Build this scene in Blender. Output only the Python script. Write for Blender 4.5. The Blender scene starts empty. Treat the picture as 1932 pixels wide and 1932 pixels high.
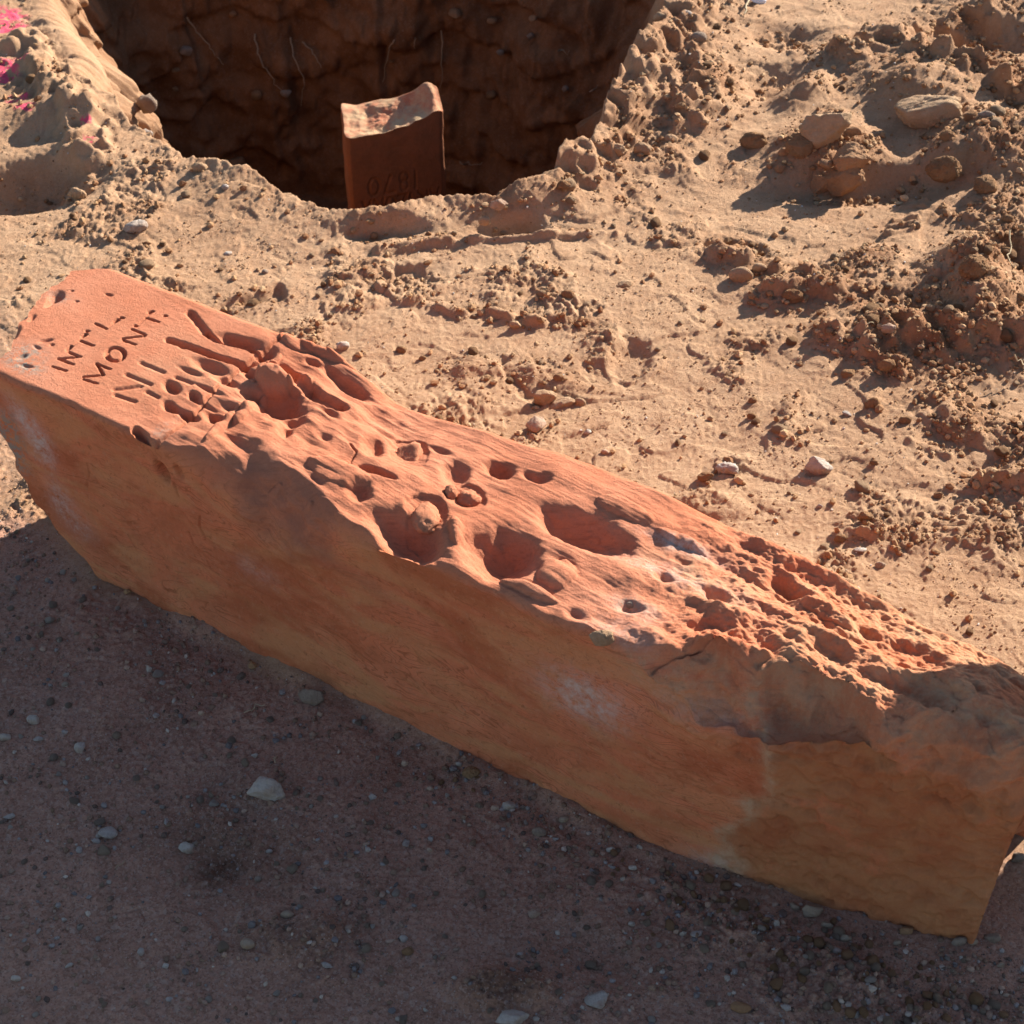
import bpy, math, random
import numpy as np
from mathutils import Vector, Matrix, Euler

random.seed(7)
rng = np.random.default_rng(11)
scene = bpy.context.scene
COL = scene.collection

# ------------------------------------------------------------------ camera
CAM_H, PITCH, FPX, HALF = 1.65, math.radians(43.0), 3600.0, 966.0
cam_d = bpy.data.cameras.new('camera')
cam_d.sensor_width = 36.0
cam_d.angle = 2 * math.atan(HALF / FPX)
cam_d.clip_start, cam_d.clip_end = 0.05, 500.0
cam_d.dof.use_dof = True
cam_d.dof.focus_distance = 2.12
cam_d.dof.aperture_fstop = 20.0
cam = bpy.data.objects.new('camera', cam_d)
cam.location = (0, 0, CAM_H)
cam.rotation_euler = (math.pi / 2 - PITCH, 0, 0)
COL.objects.link(cam)
scene.camera = cam

# ------------------------------------------------------------------ sky, sun, exposure
SUN_EL, SUN_AZ = math.radians(25.5), math.radians(45.0)     # azimuth: from +Y towards +X
world = bpy.data.worlds.new('World')
scene.world = world
world.use_nodes = True
wn = world.node_tree
sky = wn.nodes.new('ShaderNodeTexSky')
sky.sky_type = 'NISHITA'
sky.sun_disc = False
sky.sun_elevation = SUN_EL
sky.sun_rotation = SUN_AZ
sky.altitude = 300.0
sky.dust_density = 0.6
bg = wn.nodes['Background']
bg.inputs['Strength'].default_value = 0.066
wn.links.new(sky.outputs[0], bg.inputs[0])

sun_d = bpy.data.lights.new('sun', 'SUN')
sun_d.energy = 5.0
sun_d.angle = math.radians(0.53)
sun_d.color = (1.0, 0.93, 0.82)
sun = bpy.data.objects.new('sun', sun_d)
SUNV = Vector((math.sin(SUN_AZ) * math.cos(SUN_EL), math.cos(SUN_AZ) * math.cos(SUN_EL), math.sin(SUN_EL)))
sun.rotation_euler = SUNV.to_track_quat('Z', 'Y').to_euler()
sun.location = (3, 3, 3)
COL.objects.link(sun)

scene.view_settings.view_transform = 'Standard'
scene.view_settings.look = 'None'
scene.view_settings.gamma = 1.0
scene.view_settings.use_curve_mapping = False
scene.view_settings.exposure = 1.40
scene.cycles.max_bounces = 6
scene.cycles.diffuse_bounces = 4

# ------------------------------------------------------------------ small helpers
FW = np.array([0, math.cos(PITCH), -math.sin(PITCH)])
UP = np.array([0, math.sin(PITCH), math.cos(PITCH)])


def ray(u, v):
    return np.array([(u - HALF) / FPX, 0, 0]) + UP * (HALF - v) / FPX + FW


def at(u, v, z=0.0):
    """the place at height z that is seen in that direction from the photographer's standpoint"""
    d = ray(u, v)
    return np.array([0, 0, CAM_H]) + d * ((z - CAM_H) / d[2])


def slant(p):
    return float((np.asarray(p) - np.array([0, 0, CAM_H])) @ FW)


def sstep(a, b, x):
    t = np.clip((x - a) / (b - a), 0, 1)
    return t * t * (3 - 2 * t)


def _h(ix, iy, iz, seed):
    h = (ix.astype(np.uint32) * np.uint32(374761393) + iy.astype(np.uint32) * np.uint32(668265263)
         + iz.astype(np.uint32) * np.uint32(2147483647 - 58) + np.uint32((seed * 974711 + 17) & 0xffffffff))
    h = (h ^ (h >> np.uint32(13))) * np.uint32(1274126177)
    h = (h ^ (h >> np.uint32(15))) * np.uint32(2246822519)
    return h ^ (h >> np.uint32(16))


def n2(x, y, seed=0):
    """2-D gradient noise, about -1..1"""
    x = np.asarray(x, np.float32); y = np.asarray(y, np.float32)
    fx, fy = np.floor(x), np.floor(y)
    ix, iy = fx.astype(np.int64), fy.astype(np.int64)
    dx, dy = x - fx, y - fy
    z0 = np.zeros_like(ix)
    u = dx * dx * dx * (dx * (dx * 6 - 15) + 10); v = dy * dy * dy * (dy * (dy * 6 - 15) + 10)

    def g(ox, oy):
        a = _h(ix + ox, iy + oy, z0, seed).astype(np.float32) * np.float32(2 * math.pi / 4294967296.0)
        return np.cos(a) * (dx - ox) + np.sin(a) * (dy - oy)
    a = g(0, 0); b = g(1, 0); c = g(0, 1); d = g(1, 1)
    return ((a + (b - a) * u) + ((c + (d - c) * u) - (a + (b - a) * u)) * v) * 1.5


def n3(p, seed=0):
    """3-D gradient noise on an (N,3) array"""
    f = np.floor(p)
    i = f.astype(np.int64)
    d = (p - f).astype(np.float32)
    w = d * d * d * (d * (d * 6 - 15) + 10)
    out = 0
    for ox in (0, 1):
        wx = w[:, 0] if ox else 1 - w[:, 0]
        for oy in (0, 1):
            wy = w[:, 1] if oy else 1 - w[:, 1]
            for oz in (0, 1):
                wz = w[:, 2] if oz else 1 - w[:, 2]
                h = _h(i[:, 0] + ox, i[:, 1] + oy, i[:, 2] + oz, seed)
                gx = (h & 1023).astype(np.float32) / 511.5 - 1
                gy = ((h >> np.uint32(10)) & 1023).astype(np.float32) / 511.5 - 1
                gz = ((h >> np.uint32(20)) & 1023).astype(np.float32) / 511.5 - 1
                out = out + wx * wy * wz * (gx * (d[:, 0] - ox) + gy * (d[:, 1] - oy) + gz * (d[:, 2] - oz))
    return out * 1.4


def fbm3(p, seed, octs, gain=0.5):
    s, a, q = 0, 1.0, np.asarray(p, np.float64)
    for k in range(octs):
        s = s + a * n3(q, seed + k); a *= gain; q = q * 2.03 + 7.1
    return s


def fbm2(x, y, seed, octs, gain=0.5):
    s, a = 0, 1.0
    for k in range(octs):
        s = s + a * n2(x, y, seed + k); a *= gain; x = x * 2.03 + 3.7; y = y * 2.03 + 9.1
    return s


def link_mesh(name, v, f, mat=None, parent=None, smooth=True, attrs=None):
    """v (N,3); f (M,4) or (M,3) int array, or a list of both"""
    me = bpy.data.meshes.new(name)
    fs = f if isinstance(f, list) else [f]
    fs = [np.asarray(a, np.int32) for a in fs if len(a)]
    nl = sum(a.size for a in fs); nf = sum(len(a) for a in fs)
    me.vertices.add(len(v)); me.loops.add(nl); me.polygons.add(nf)
    me.vertices.foreach_set('co', np.asarray(v, np.float32).ravel())
    me.loops.foreach_set('vertex_index', np.concatenate([a.ravel() for a in fs]))
    tot = np.concatenate([np.full(len(a), a.shape[1], np.int32) for a in fs])
    st = np.concatenate([[0], np.cumsum(tot)[:-1]]).astype(np.int32)
    me.polygons.foreach_set('loop_start', st)
    me.polygons.foreach_set('use_smooth', np.full(nf, smooth))
    me.update(calc_edges=True)
    me.validate()
    for k, a in (attrs or {}).items():
        a = np.asarray(a, np.float32)
        if a.ndim == 1:
            at_ = me.attributes.new(k, 'FLOAT', 'POINT'); at_.data.foreach_set('value', a)
        else:
            at_ = me.attributes.new(k, 'FLOAT_COLOR', 'POINT')
            at_.data.foreach_set('color', np.concatenate([a, np.ones((len(a), 1), np.float32)], 1).ravel())
    if mat: me.materials.append(mat)
    o = bpy.data.objects.new(name, me)
    COL.objects.link(o)
    if parent: o.parent = parent
    return o


def tag(o, label=None, cat=None, group=None, kind=None):
    if label: o['label'] = label
    if cat: o['category'] = cat
    if group: o['group'] = group
    if kind: o['kind'] = kind
    return o


def grid_faces(nr, nc, off=0):
    i = np.arange(nr * nc).reshape(nr, nc) + off
    return np.stack([i[:-1, :-1], i[:-1, 1:], i[1:, 1:], i[1:, :-1]], -1).reshape(-1, 4)


# ------------------------------------------------------------------ materials
class NT:
    def __init__(self, name, rough=0.9):
        self.m = bpy.data.materials.new(name); self.m.use_nodes = True
        self.t = self.m.node_tree
        self.b = self.t.nodes['Principled BSDF']
        self.b.inputs['Roughness'].default_value = rough
        self.b.inputs['Specular IOR Level'].default_value = 0.15
        self.geo = self.n('ShaderNodeTexCoord').outputs['Object']

    def n(self, k, **kw):
        o = self.t.nodes.new(k)
        for a, b in kw.items(): setattr(o, a, b)
        return o

    def link(self, a, b): self.t.links.new(a, b)

    def noise(self, scale, detail=4, rough=0.6, dist=0.0, vec=None):
        o = self.n('ShaderNodeTexNoise')
        o.inputs['Scale'].default_value = scale; o.inputs['Detail'].default_value = detail
        o.inputs['Roughness'].default_value = rough; o.inputs['Distortion'].default_value = dist
        self.link(vec or self.geo, o.inputs['Vector'])
        return o.outputs['Fac']

    def vor(self, scale, out='Distance', feature='F1', vec=None, rand=1.0):
        o = self.n('ShaderNodeTexVoronoi'); o.feature = feature
        o.inputs['Scale'].default_value = scale; o.inputs['Randomness'].default_value = rand
        self.link(vec or self.geo, o.inputs['Vector'])
        return o.outputs[out]

    def map(self, v, a, b, c=0.0, d=1.0):
        o = self.n('ShaderNodeMapRange'); o.clamp = True
        self.link(v, o.inputs[0])
        for i, q in enumerate((a, b, c, d)): o.inputs[i + 1].default_value = q
        return o.outputs[0]

    def math(self, op, a, b=None):
        o = self.n('ShaderNodeMath', operation=op)
        for i, q in enumerate((a, b)):
            if q is None: continue
            if isinstance(q, (int, float)): o.inputs[i].default_value = q
            else: self.link(q, o.inputs[i])
        return o.outputs[0]

    def mix(self, f, a, b, blend='MIX'):
        o = self.n('ShaderNodeMix', data_type='RGBA', blend_type=blend)
        for i, q in ((0, f), (6, a), (7, b)):
            if isinstance(q, (int, float)): o.inputs[i].default_value = q
            elif isinstance(q, tuple): o.inputs[i].default_value = (*q, 1)
            else: self.link(q, o.inputs[i])
        return o.outputs[2]

    def attr(self, name, out='Fac'):
        o = self.n('ShaderNodeAttribute'); o.attribute_name = name
        return o.outputs[out]

    def scaled(self, s):
        o = self.n('ShaderNodeMapping'); self.link(self.geo, o.inputs['Vector'])
        o.inputs['Scale'].default_value = s
        return o.outputs[0]

    def bump(self, h, dist, strength=1.0, prev=None):
        o = self.n('ShaderNodeBump'); o.inputs['Distance'].default_value = dist
        o.inputs['Strength'].default_value = strength
        self.link(h, o.inputs['Height'])
        if prev: self.link(prev, o.inputs['Normal'])
        return o.outputs[0]

    def done(self, col, nrm=None):
        self.link(col, self.b.inputs['Base Color'])
        if nrm: self.link(nrm, self.b.inputs['Normal'])
        return self.m


def ground_material():
    g = NT('dry_dirt', 0.95)
    big = g.noise(3.0, 5, 0.6); mid = g.noise(22, 6, 0.65); fine = g.noise(260, 4, 0.7)
    tan = g.mix(g.map(big, 0.35, 0.68), (0.45, 0.271, 0.157), (0.53, 0.339, 0.206))
    tan = g.mix(g.map(mid, 0.42, 0.72, 0, 0.6), tan, (0.37, 0.195, 0.105))
    fresh = g.mix(g.map(mid, 0.35, 0.7), (0.34, 0.165, 0.080), (0.24, 0.105, 0.048))
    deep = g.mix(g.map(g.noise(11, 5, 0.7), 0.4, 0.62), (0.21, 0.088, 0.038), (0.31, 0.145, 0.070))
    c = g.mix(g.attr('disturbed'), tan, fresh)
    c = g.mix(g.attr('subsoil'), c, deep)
    grav = g.mix(g.map(g.noise(9, 5, 0.7), 0.35, 0.7), (0.530, 0.290, 0.200), (0.390, 0.202, 0.136))
    grav = g.mix(g.map(g.noise(4.2, 3, 0.6), 0.55, 0.75, 0, 0.6), grav, (0.38, 0.235, 0.175))
    c = g.mix(g.attr('gravel'), c, grav)
    damp = g.math('MULTIPLY', g.math('MULTIPLY', g.attr('disturbed'), g.attr('gravel')), 0.85)
    c = g.mix(damp, c, (0.165, 0.082, 0.048))
    # every grain its own tone
    for sc_, lo_, k_ in ((230, 0.60, 0.55), (560, 0.50, 0.6)):
        gc = g.n('ShaderNodeSeparateColor'); g.link(g.vor(sc_, 'Color'), gc.inputs[0])
        f_ = g.math('MULTIPLY', g.map(gc.outputs[0], 0.55, 1.0, 0, k_), g.math('ADD', g.math('MULTIPLY', g.attr('gravel'), 0.75), 0.25))
        c = g.mix(f_, c, g.mix(1.0, c, (lo_, lo_ * .93, lo_ * .9), 'MULTIPLY'))
        f_ = g.math('MULTIPLY', g.map(gc.outputs[1], 0.80, 1.0, 0, k_ * .6), g.math('ADD', g.math('MULTIPLY', g.attr('gravel'), 0.75), 0.25))
        c = g.mix(f_, c, (0.56, 0.43, 0.35))
    # tiny mineral specks in the grit
    vc = g.vor(420, 'Color'); sep = g.n('ShaderNodeSeparateColor'); g.link(vc, sep.inputs[0])
    d = g.map(g.vor(420), 0.28, 0.20)
    sp = g.math('MULTIPLY', d, g.map(sep.outputs[0], 0.86, 0.9))
    sp = g.math('MULTIPLY', sp, g.math('ADD', g.math('MULTIPLY', g.attr('gravel'), 0.75), 0.15))
    spc = g.mix(g.map(sep.outputs[1], 0.3, 0.9), (0.5, 0.42, 0.38), (0.10, 0.10, 0.12))
    c = g.mix(sp, c, spc)
    c = g.mix(g.map(fine, 0.3, 0.75, 0.0, 0.35), c, g.mix(1.0, c, (0.62, 0.56, 0.52), 'MULTIPLY'))
    pk = g.math('MULTIPLY', g.attr('pink'), g.map(g.noise(60, 4, 0.7), 0.40, 0.52))
    c = g.mix(g.map(pk, 0.25, 0.6, 0, 0.9), c, (0.72, 0.075, 0.155))
    n = g.bump(g.noise(150, 6, 0.8), 0.0026)
    n = g.bump(g.noise(600, 3, 0.75), 0.0005, 1.0, n)
    return g.done(c, n)


def rock_material(name, a, b, dust=(0.42, 0.28, 0.16), dustiness=0.35, bump=0.003, rough=0.85):
    g = NT(name, rough)
    bump = bump * 1.8
    oi = g.n('ShaderNodeObjectInfo').outputs['Random']
    c = g.mix(g.map(g.noise(70, 5, 0.65), 0.35, 0.68), a, b)
    c = g.mix(g.map(g.noise(28, 5, 0.7), 0.48, 0.62, 0, dustiness), c, dust)
    c = g.mix(g.map(oi, 0, 1, 0.0, 0.45), c, g.mix(1.0, c, (0.70, 0.66, 0.64), 'MULTIPLY'))
    c = g.mix(g.map(g.noise(400, 3, 0.7), 0.35, 0.75, 0, 0.35), c, g.mix(1.0, c, (0.6, 0.56, 0.54), 'MULTIPLY'))
    n = g.bump(g.noise(230, 5, 0.75), bump)
    return g.done(c, n)


def col_material(name, bump=0.0012, rough=0.9):
    g = NT(name, rough)
    c = g.attr('tint', 'Color')
    c = g.mix(g.map(g.noise(500, 3, 0.7), 0.3, 0.75, 0, 0.5), c, g.mix(1.0, c, (0.6, 0.55, 0.52), 'MULTIPLY'))
    return g.done(c, g.bump(g.noise(500, 4, 0.75), bump))


def plain_material(name, c, rough=0.8):
    g = NT(name, rough)
    cc = g.mix(g.map(g.noise(120, 4), 0.3, 0.7, 0, 0.5), c, tuple(q * 0.6 for q in c))
    return g.done(cc)


def sandstone_material():
    g = NT('red_sandstone', 0.92)
    lo = g.noise(7, 4, 0.6); mid = g.noise(30, 5, 0.65); fine = g.noise(420, 4, 0.75)
    c = g.mix(g.map(lo, 0.35, 0.68), (0.66, 0.192, 0.084), (0.72, 0.240, 0.114))
    c = g.mix(g.map(mid, 0.40, 0.7, 0, 0.5), c, (0.42, 0.140, 0.064))
    # wandering mineral bands in the sawn face: contours of a stretched, distorted noise
    st = g.scaled((2.2, 2.2, 9.0))
    fld = g.noise(2.6, 3, 0.5, 1.5, st)
    w = g.n('ShaderNodeMath', operation='FRACT'); g.link(g.math('MULTIPLY', fld, 13.0), w.inputs[0])
    line = g.map(w.outputs[0], 0.0, 0.30, 1.0, 0.0)
    line = g.math('MULTIPLY', line, g.map(g.noise(7, 3), 0.38, 0.58))
    face = g.attr('face')
    c = g.mix(g.math('MULTIPLY', g.math('MULTIPLY', line, face), 0.75), c, (0.30, 0.080, 0.030))
    broad = g.map(g.noise(2.0, 3, 0.5, 2.0, st), 0.42, 0.62)
    c = g.mix(g.math('MULTIPLY', g.math('MULTIPLY', broad, face), 0.7), c, (0.62, 0.27, 0.115))
    red = g.math('MULTIPLY', face, g.map(g.noise(5.5, 4, 0.6, 0.6, g.scaled((1, 1, 1.8))), 0.50, 0.62, 0, 0.65))
    c = g.mix(red, c, (0.45, 0.115, 0.045))
    c = g.mix(g.map(g.noise(160, 5, 0.8), 0.54, 0.68, 0, 0.45), c, (0.62, 0.30, 0.17))
    c = g.mix(g.map(g.noise(110, 5, 0.8), 0.57, 0.68, 0, 0.6), c, (0.29, 0.088, 0.036))
    # weathered top: pinker, with fine bedding lines along the block
    top = g.attr('top')
    c = g.mix(g.math('MULTIPLY', top, 0.65), c, g.mix(g.map(lo, 0.4, 0.65), (0.435, 0.170, 0.098), (0.495, 0.218, 0.136)))
    bed = g.noise(1.0, 3, 0.6, 0.0, g.scaled((9, 230, 230)))
    c = g.mix(g.math('MULTIPLY', g.map(bed, 0.5, 0.68, 0, 0.42), g.attr('band')), c, (0.30, 0.105, 0.060))
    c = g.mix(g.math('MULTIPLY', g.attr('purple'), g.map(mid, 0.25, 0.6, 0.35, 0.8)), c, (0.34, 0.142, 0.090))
    # brown crust on the rough foot
    foot = g.attr('foot')
    crust = g.mix(g.map(g.noise(16, 6, 0.7), 0.38, 0.65), (0.49, 0.205, 0.086), (0.42, 0.135, 0.055))
    crust = g.mix(g.map(g.noise(6, 4, 0.6), 0.50, 0.66, 0, 0.5), crust, (0.49, 0.230, 0.105))
    c = g.mix(g.math('MULTIPLY', foot, g.map(g.noise(14, 5, 0.7), 0.25, 0.42)), c, crust)
    c = g.mix(g.math('MULTIPLY', g.attr('rimdust'), g.map(g.noise(40, 5, 0.75), 0.35, 0.6)), c, (0.56, 0.36, 0.21))
    c = g.mix(g.math('MULTIPLY', g.attr('pit_shade'), g.map(mid, 0.2, 0.6, 0.7, 1.0)), c, (0.185, 0.080, 0.036))  # shade of the pit put into the colour of the standing stone's sides
    # tan dust and pale lime bloom
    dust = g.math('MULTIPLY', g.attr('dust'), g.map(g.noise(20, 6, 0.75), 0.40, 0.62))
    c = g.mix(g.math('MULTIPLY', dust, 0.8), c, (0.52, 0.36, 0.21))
    wh = g.math('MULTIPLY', g.attr('white'), g.map(g.noise(75, 6, 0.8), 0.36, 0.60))
    c = g.mix(g.math('MULTIPLY', wh, 0.80), c, (0.64, 0.50, 0.43))
    gy = g.math('MULTIPLY', g.attr('grey'), g.map(g.noise(130, 5, 0.8), 0.45, 0.55))
    c = g.mix(g.math('MULTIPLY', gy, 0.9), c, (0.30, 0.27, 0.22))
    c = g.mix(g.map(fine, 0.32, 0.75, 0, 0.30), c, g.mix(1.0, c, (0.62, 0.55, 0.50), 'MULTIPLY'))
    n = g.bump(g.noise(480, 5, 0.85), 0.0008)
    n = g.bump(g.noise(100, 6, 0.85), 0.0034, 0.8, n)
    return g.done(c, n)


M_GROUND = ground_material()
M_STONE = sandstone_material()
M_TINT = col_material('loose_grit')
M_WHITE = rock_material('pale_limestone', (0.60, 0.52, 0.45), (0.50, 0.40, 0.33), (0.40, 0.26, 0.17), 0.5)
M_BLUE = rock_material('bluish_quartz', (0.52, 0.44, 0.385), (0.42, 0.35, 0.305), (0.36, 0.25, 0.19), 0.3)
M_GREY = rock_material('grey_pebble', (0.37, 0.28, 0.215), (0.28, 0.205, 0.155), (0.34, 0.22, 0.15), 0.4)
M_BEIGE = rock_material('beige_pebble', (0.45, 0.34, 0.25), (0.38, 0.27, 0.19), (0.40, 0.25, 0.15), 0.4)
M_PINK = rock_material('pinkish_pebble', (0.55, 0.39, 0.29), (0.48, 0.31, 0.22), (0.43, 0.28, 0.17), 0.4)
M_TAN = rock_material('tan_rock', (0.55, 0.37, 0.23), (0.46, 0.28, 0.16), (0.48, 0.32, 0.18), 0.4)
M_BROWN = rock_material('brown_rock', (0.44, 0.25, 0.135), (0.36, 0.185, 0.095), (0.48, 0.30, 0.17), 0.4)
M_CLOD = rock_material('dirt_clod', (0.40, 0.23, 0.12), (0.32, 0.165, 0.082), (0.46, 0.30, 0.17), 0.5, 0.005, 0.95)
M_ROOT = plain_material('dry_root', (0.36, 0.25, 0.16))
M_STRAW = plain_material('dry_straw', (0.50, 0.40, 0.26))
M_PLASTIC = plain_material('white_plastic', (0.72, 0.74, 0.78), 0.35)
MATS = dict(white=M_WHITE, blue=M_BLUE, grey=M_GREY, beige=M_BEIGE, pink=M_PINK, tan=M_TAN, brown=M_BROWN, clod=M_CLOD)

# ------------------------------------------------------------------ the lying stone's own axes
A0 = at(430, 1210); A1 = at(1240, 1600)
SD = (A1 - A0) / np.linalg.norm(A1 - A0)                # along the stone, towards its foot
TD = np.array([-SD[1], SD[0], 0.0])                     # across it, away from the viewer
if TD[1] < 0: TD = -TD
ZT = 0.283
TW = 0.232


def st_of(u, v, z=ZT):
    q = at(u, v, z) - A0
    return np.array([q @ SD, q @ TD])


# ------------------------------------------------------------------ the ground, with the dug pit
def blob(x, y, c, rx, ry, rot=0.0, k=1.0):
    dx, dy = x - c[0], y - c[1]
    cr, sr = math.cos(rot), math.sin(rot)
    a = (dx * cr + dy * sr) / rx; b = (-dx * sr + dy * cr) / ry
    return np.exp(-(a * a + b * b) ** k)


def polydist(x, y, pts):
    d = np.full(x.shape, 1e9, np.float32)
    for (ax, ay), (bx, by) in zip(pts[:-1], pts[1:]):
        ex, ey = bx - ax, by - ay
        t = np.clip(((x - ax) * ex + (y - ay) * ey) / (ex * ex + ey * ey + 1e-12), 0, 1)
        d = np.minimum(d, np.hypot(x - ax - t * ex, y - ay - t * ey))
    return d


P2 = lambda *a: [tuple(at(u, v)[:2]) for u, v in a]

PIT_C = np.array([-0.30, 2.98])
rim = P2((60, 0), (150, 112), (215, 205), (245, 240), (330, 285), (450, 342), (600, 402), (660, 418), (760, 412), (860, 408),
         (950, 392), (1045, 362), (1095, 312), (1125, 255), (1150, 200), (1205, 120), (1238, 55), (1250, 0))
rim = rim + [(0.33, 3.35), (0.30, 3.66), (0.10, 3.76), (-0.30, 3.80), (-0.80, 3.78), (-1.02, 3.66), (-0.98, 3.40)]
_ra = np.array([math.atan2(b - PIT_C[1], a - PIT_C[0]) for a, b in rim])
_rr = np.array([math.hypot(b - PIT_C[1], a - PIT_C[0]) for a, b in rim])
_o = np.argsort(_ra); _ra, _rr = _ra[_o], _rr[_o]
RA = np.concatenate([_ra - 2 * math.pi, _ra, _ra + 2 * math.pi]); RR = np.concatenate([_rr] * 3)


def pit_R(th):
    cx_, sx_ = np.cos(th), np.sin(th)
    w_ = 0.030 * n2(cx_ * 2.6 + 5, sx_ * 2.6, 60) + 0.022 * n2(cx_ * 7, sx_ * 7 + 3, 61) + 0.012 * n2(cx_ * 19, sx_ * 19, 62) + 0.006 * n2(cx_ * 46, sx_ * 46, 58)
    return np.interp(th, RA, RR) * (1 + w_)



def hw(y): return np.clip(0.36 + 0.2 * y, 0.5, 1.25)


def ground_height(x, y, full=True):
    """relief of the open ground; also how freshly disturbed / gravelly / pink it is"""
    base = (x - A0[0]) * TD[0] + (y - A0[1]) * TD[1]            # distance behind the stone's near foot line
    sl = (x - A0[0]) * SD[0] + (y - A0[1]) * SD[1]
    grav = sstep(0.05, -0.03, base + 0.03 * n2(x * 9, y * 9, 3))
    left = sstep(-0.30, -0.50, sl) * sstep(0.40, 0.20, base)
    grav = np.maximum(grav, 0.35 * left)
    right = sstep(0.95, 1.05, sl) * sstep(0.25, 0.1, base)
    grav = np.maximum(grav, 0.9 * right)
    grav = np.maximum(grav, sstep(0.6, 0.75, sl) * sstep(0.25, 0.10, base))
    th = np.arctan2(y - PIT_C[1], x - PIT_C[0]); rr = np.hypot(x - PIT_C[0], y - PIT_C[1])
    dpit = rr - pit_R(th)
    # big shapes
    z = 0.010 * n2(x * 2.1, y * 2.1, 21) * (1 - grav * 0.6)
    z = z + 0.030 * np.exp(-np.maximum(dpit, 0) / 0.10) * (0.55 + 0.6 * n2(x * 6, y * 6, 5)) * (1 - grav)
    dist = np.zeros_like(z)

    def mound(u, v, rx, ry, h, rot=0.0, k=1.0, fresh=0.0):
        nonlocal z, dist
        c = at(u, v)[:2]
        b = blob(x, y, c, rx, ry, math.radians(rot), k)
        z = z + h * b
        if fresh: dist = np.maximum(dist, fresh * b)

    def ridge(pts, w, h, fresh=0.0, jag=0.5):
        nonlocal z, dist
        d = polydist(x, y, P2(*pts)) + 0.35 * w * n2(x * 40, y * 40, 77)
        b = sstep(w, 0.15 * w, d) * (0.25 + 0.75 * sstep(-0.35, 0.15, n2(x * 24 + h * 900, y * 24, 9)))
        z = z + h * b * (1 + jag * n2(x * 28, y * 28, 8))
        if fresh: dist = np.maximum(dist, fresh * sstep(w * 2.2, w * 0.3, d))
    # heaped rim of the pit, right side and near side
    ridge([(1075, 330), (1150, 235), (1215, 140), (1262, 50), (1290, -40)], 0.085, 0.030, 0.5, 0.15)
    mound(965, 392, 0.085, 0.045, 0.030, 8, 1.3, 0.75)
    mound(968, 442, 0.045, 0.018, -0.020, 5, 1.6, 0.2)
    mound(720, 428, 0.075, 0.025, 0.012, 0, 1.3, 0.7)
    mound(745, 446, 0.045, 0.014, -0.016, 0, 1.6, 0.2)
    mound(690, 452, 0.03, 0.012, -0.012, 0, 1.6)
    mound(1130, 330, 0.075, 0.035, 0.014, 20, 1.3, 0.6)
    # left: a second shallow scoop with a lip between it and the pit
    ridge([(30, 90), (95, 180), (160, 235), (165, 300), (120, 350)], 0.055, 0.024, 0.0, 0.4)
    mound(60, 225, 0.13, 0.040, 0.022, 10, 1.4, 0.0)
    mound(50, 345, 0.105, 0.062, -0.060, 10, 2.2, 0.35)
    # right: bank of broken crust with a boulder pile below it
    mound(1760, 205, 0.085, 0.060, 0.034, -18, 1.6, 0.45)
    mound(1880, 160, 0.150, 0.110, 0.026, -10, 1.3, 0.7)
    ridge([(1740, 130), (1800, 150), (1870, 190), (1940, 200)], 0.040, 0.030, 0.7, 0.8)
    mound(1690, 150, 0.090, 0.10, 0.020, 20, 1.4, 0.6)
    mound(1640, 355, 0.160, 0.038, -0.030, 2, 1.6, 0.35)
    mound(1560, 290, 0.090, 0.080, 0.018, 0, 1.5, 0.8)
    mound(1880, 300, 0.110, 0.10, 0.050, 0, 1.4, 0.9)
    mound(1470, 160, 0.06, 0.05, -0.030, 20, 1.6, 0.3)
    mound(1510, 175, 0.04, 0.06, 0.030, -40, 1.5, 0.5)
    mound(1860, 70, 0.10, 0.07, -0.050, 0, 1.6, 0.7)
    mound(1480, 70, 0.06, 0.04, -0.02, 0, 1.5, 0.5)
    ridge([(1590, 110), (1690, 90), (1780, 60), (1860, 30)], 0.05, 0.025, 0.5)
    ridge([(1320, 110), (1340, 180), (1290, 240)], 0.05, 0.022, 0.5)
    # right middle: churned dirt, its lower edge a raised broken lip
    ridge([(1470, 560), (1520, 545), (1560, 560)], 0.035, 0.022, 0.8)
    ridge([(1560, 640), (1620, 665), (1690, 700)], 0.024, 0.020, 0.8)
    ridge([(1690, 640), (1770, 650), (1850, 640), (1940, 660)], 0.060, 0.022, 0.9)
    mound(1835, 520, 0.060, 0.055, 0.042, 0, 1.4, 0.9)
    mound(1845, 590, 0.045, 0.055, 0.030, 0, 2.0, 0.1)
    mound(1790, 600, 0.17, 0.10, 0.012, 0, 1.3, 0.75)
    mound(1905, 440, 0.07, 0.09, 0.012, 0, 1.3, 0.9)
    mound(1900, 505, 0.035, 0.04, -0.030, 0, 1.6, 0.8)
    mound(1700, 590, 0.045, 0.035, -0.020, 0, 1.5, 0.6)
    mound(1640, 500, 0.045, 0.03, 0.014, 0, 1.4, 0.7)
    ridge([(1360, 480), (1420, 500), (1450, 510)], 0.028, 0.012, 0.6)
    ridge([(1340, 460), (1430, 470)], 0.02, -0.014, 0.3)
    ridge([(1850, 912), (1890, 905), (1950, 925)], 0.020, 0.018, 0.5)
    ridge([(1770, 780), (1830, 815), (1940, 850)], 0.045, 0.008, 0.5)
    # dry middle: flakes, tyre lugs, prints
    ridge([(890, 462), (1000, 458), (1080, 450), (1160, 445)], 0.010, 0.008, 0.1)
    ridge([(720, 480), (800, 472), (850, 468)], 0.018, 0.010, 0.2)
    ridge([(430, 590), (470, 578), (520, 560)], 0.022, -0.014, 0.2)
    ridge([(720, 552), (760, 575), (830, 590), (870, 602)], 0.014, 0.010, 0.2)
    mound(760, 535, 0.06, 0.03, -0.012, 15, 2.0, 0.1)
    ridge([(920, 600), (970, 612), (1020, 618)], 0.014, 0.010, 0.3)
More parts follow.
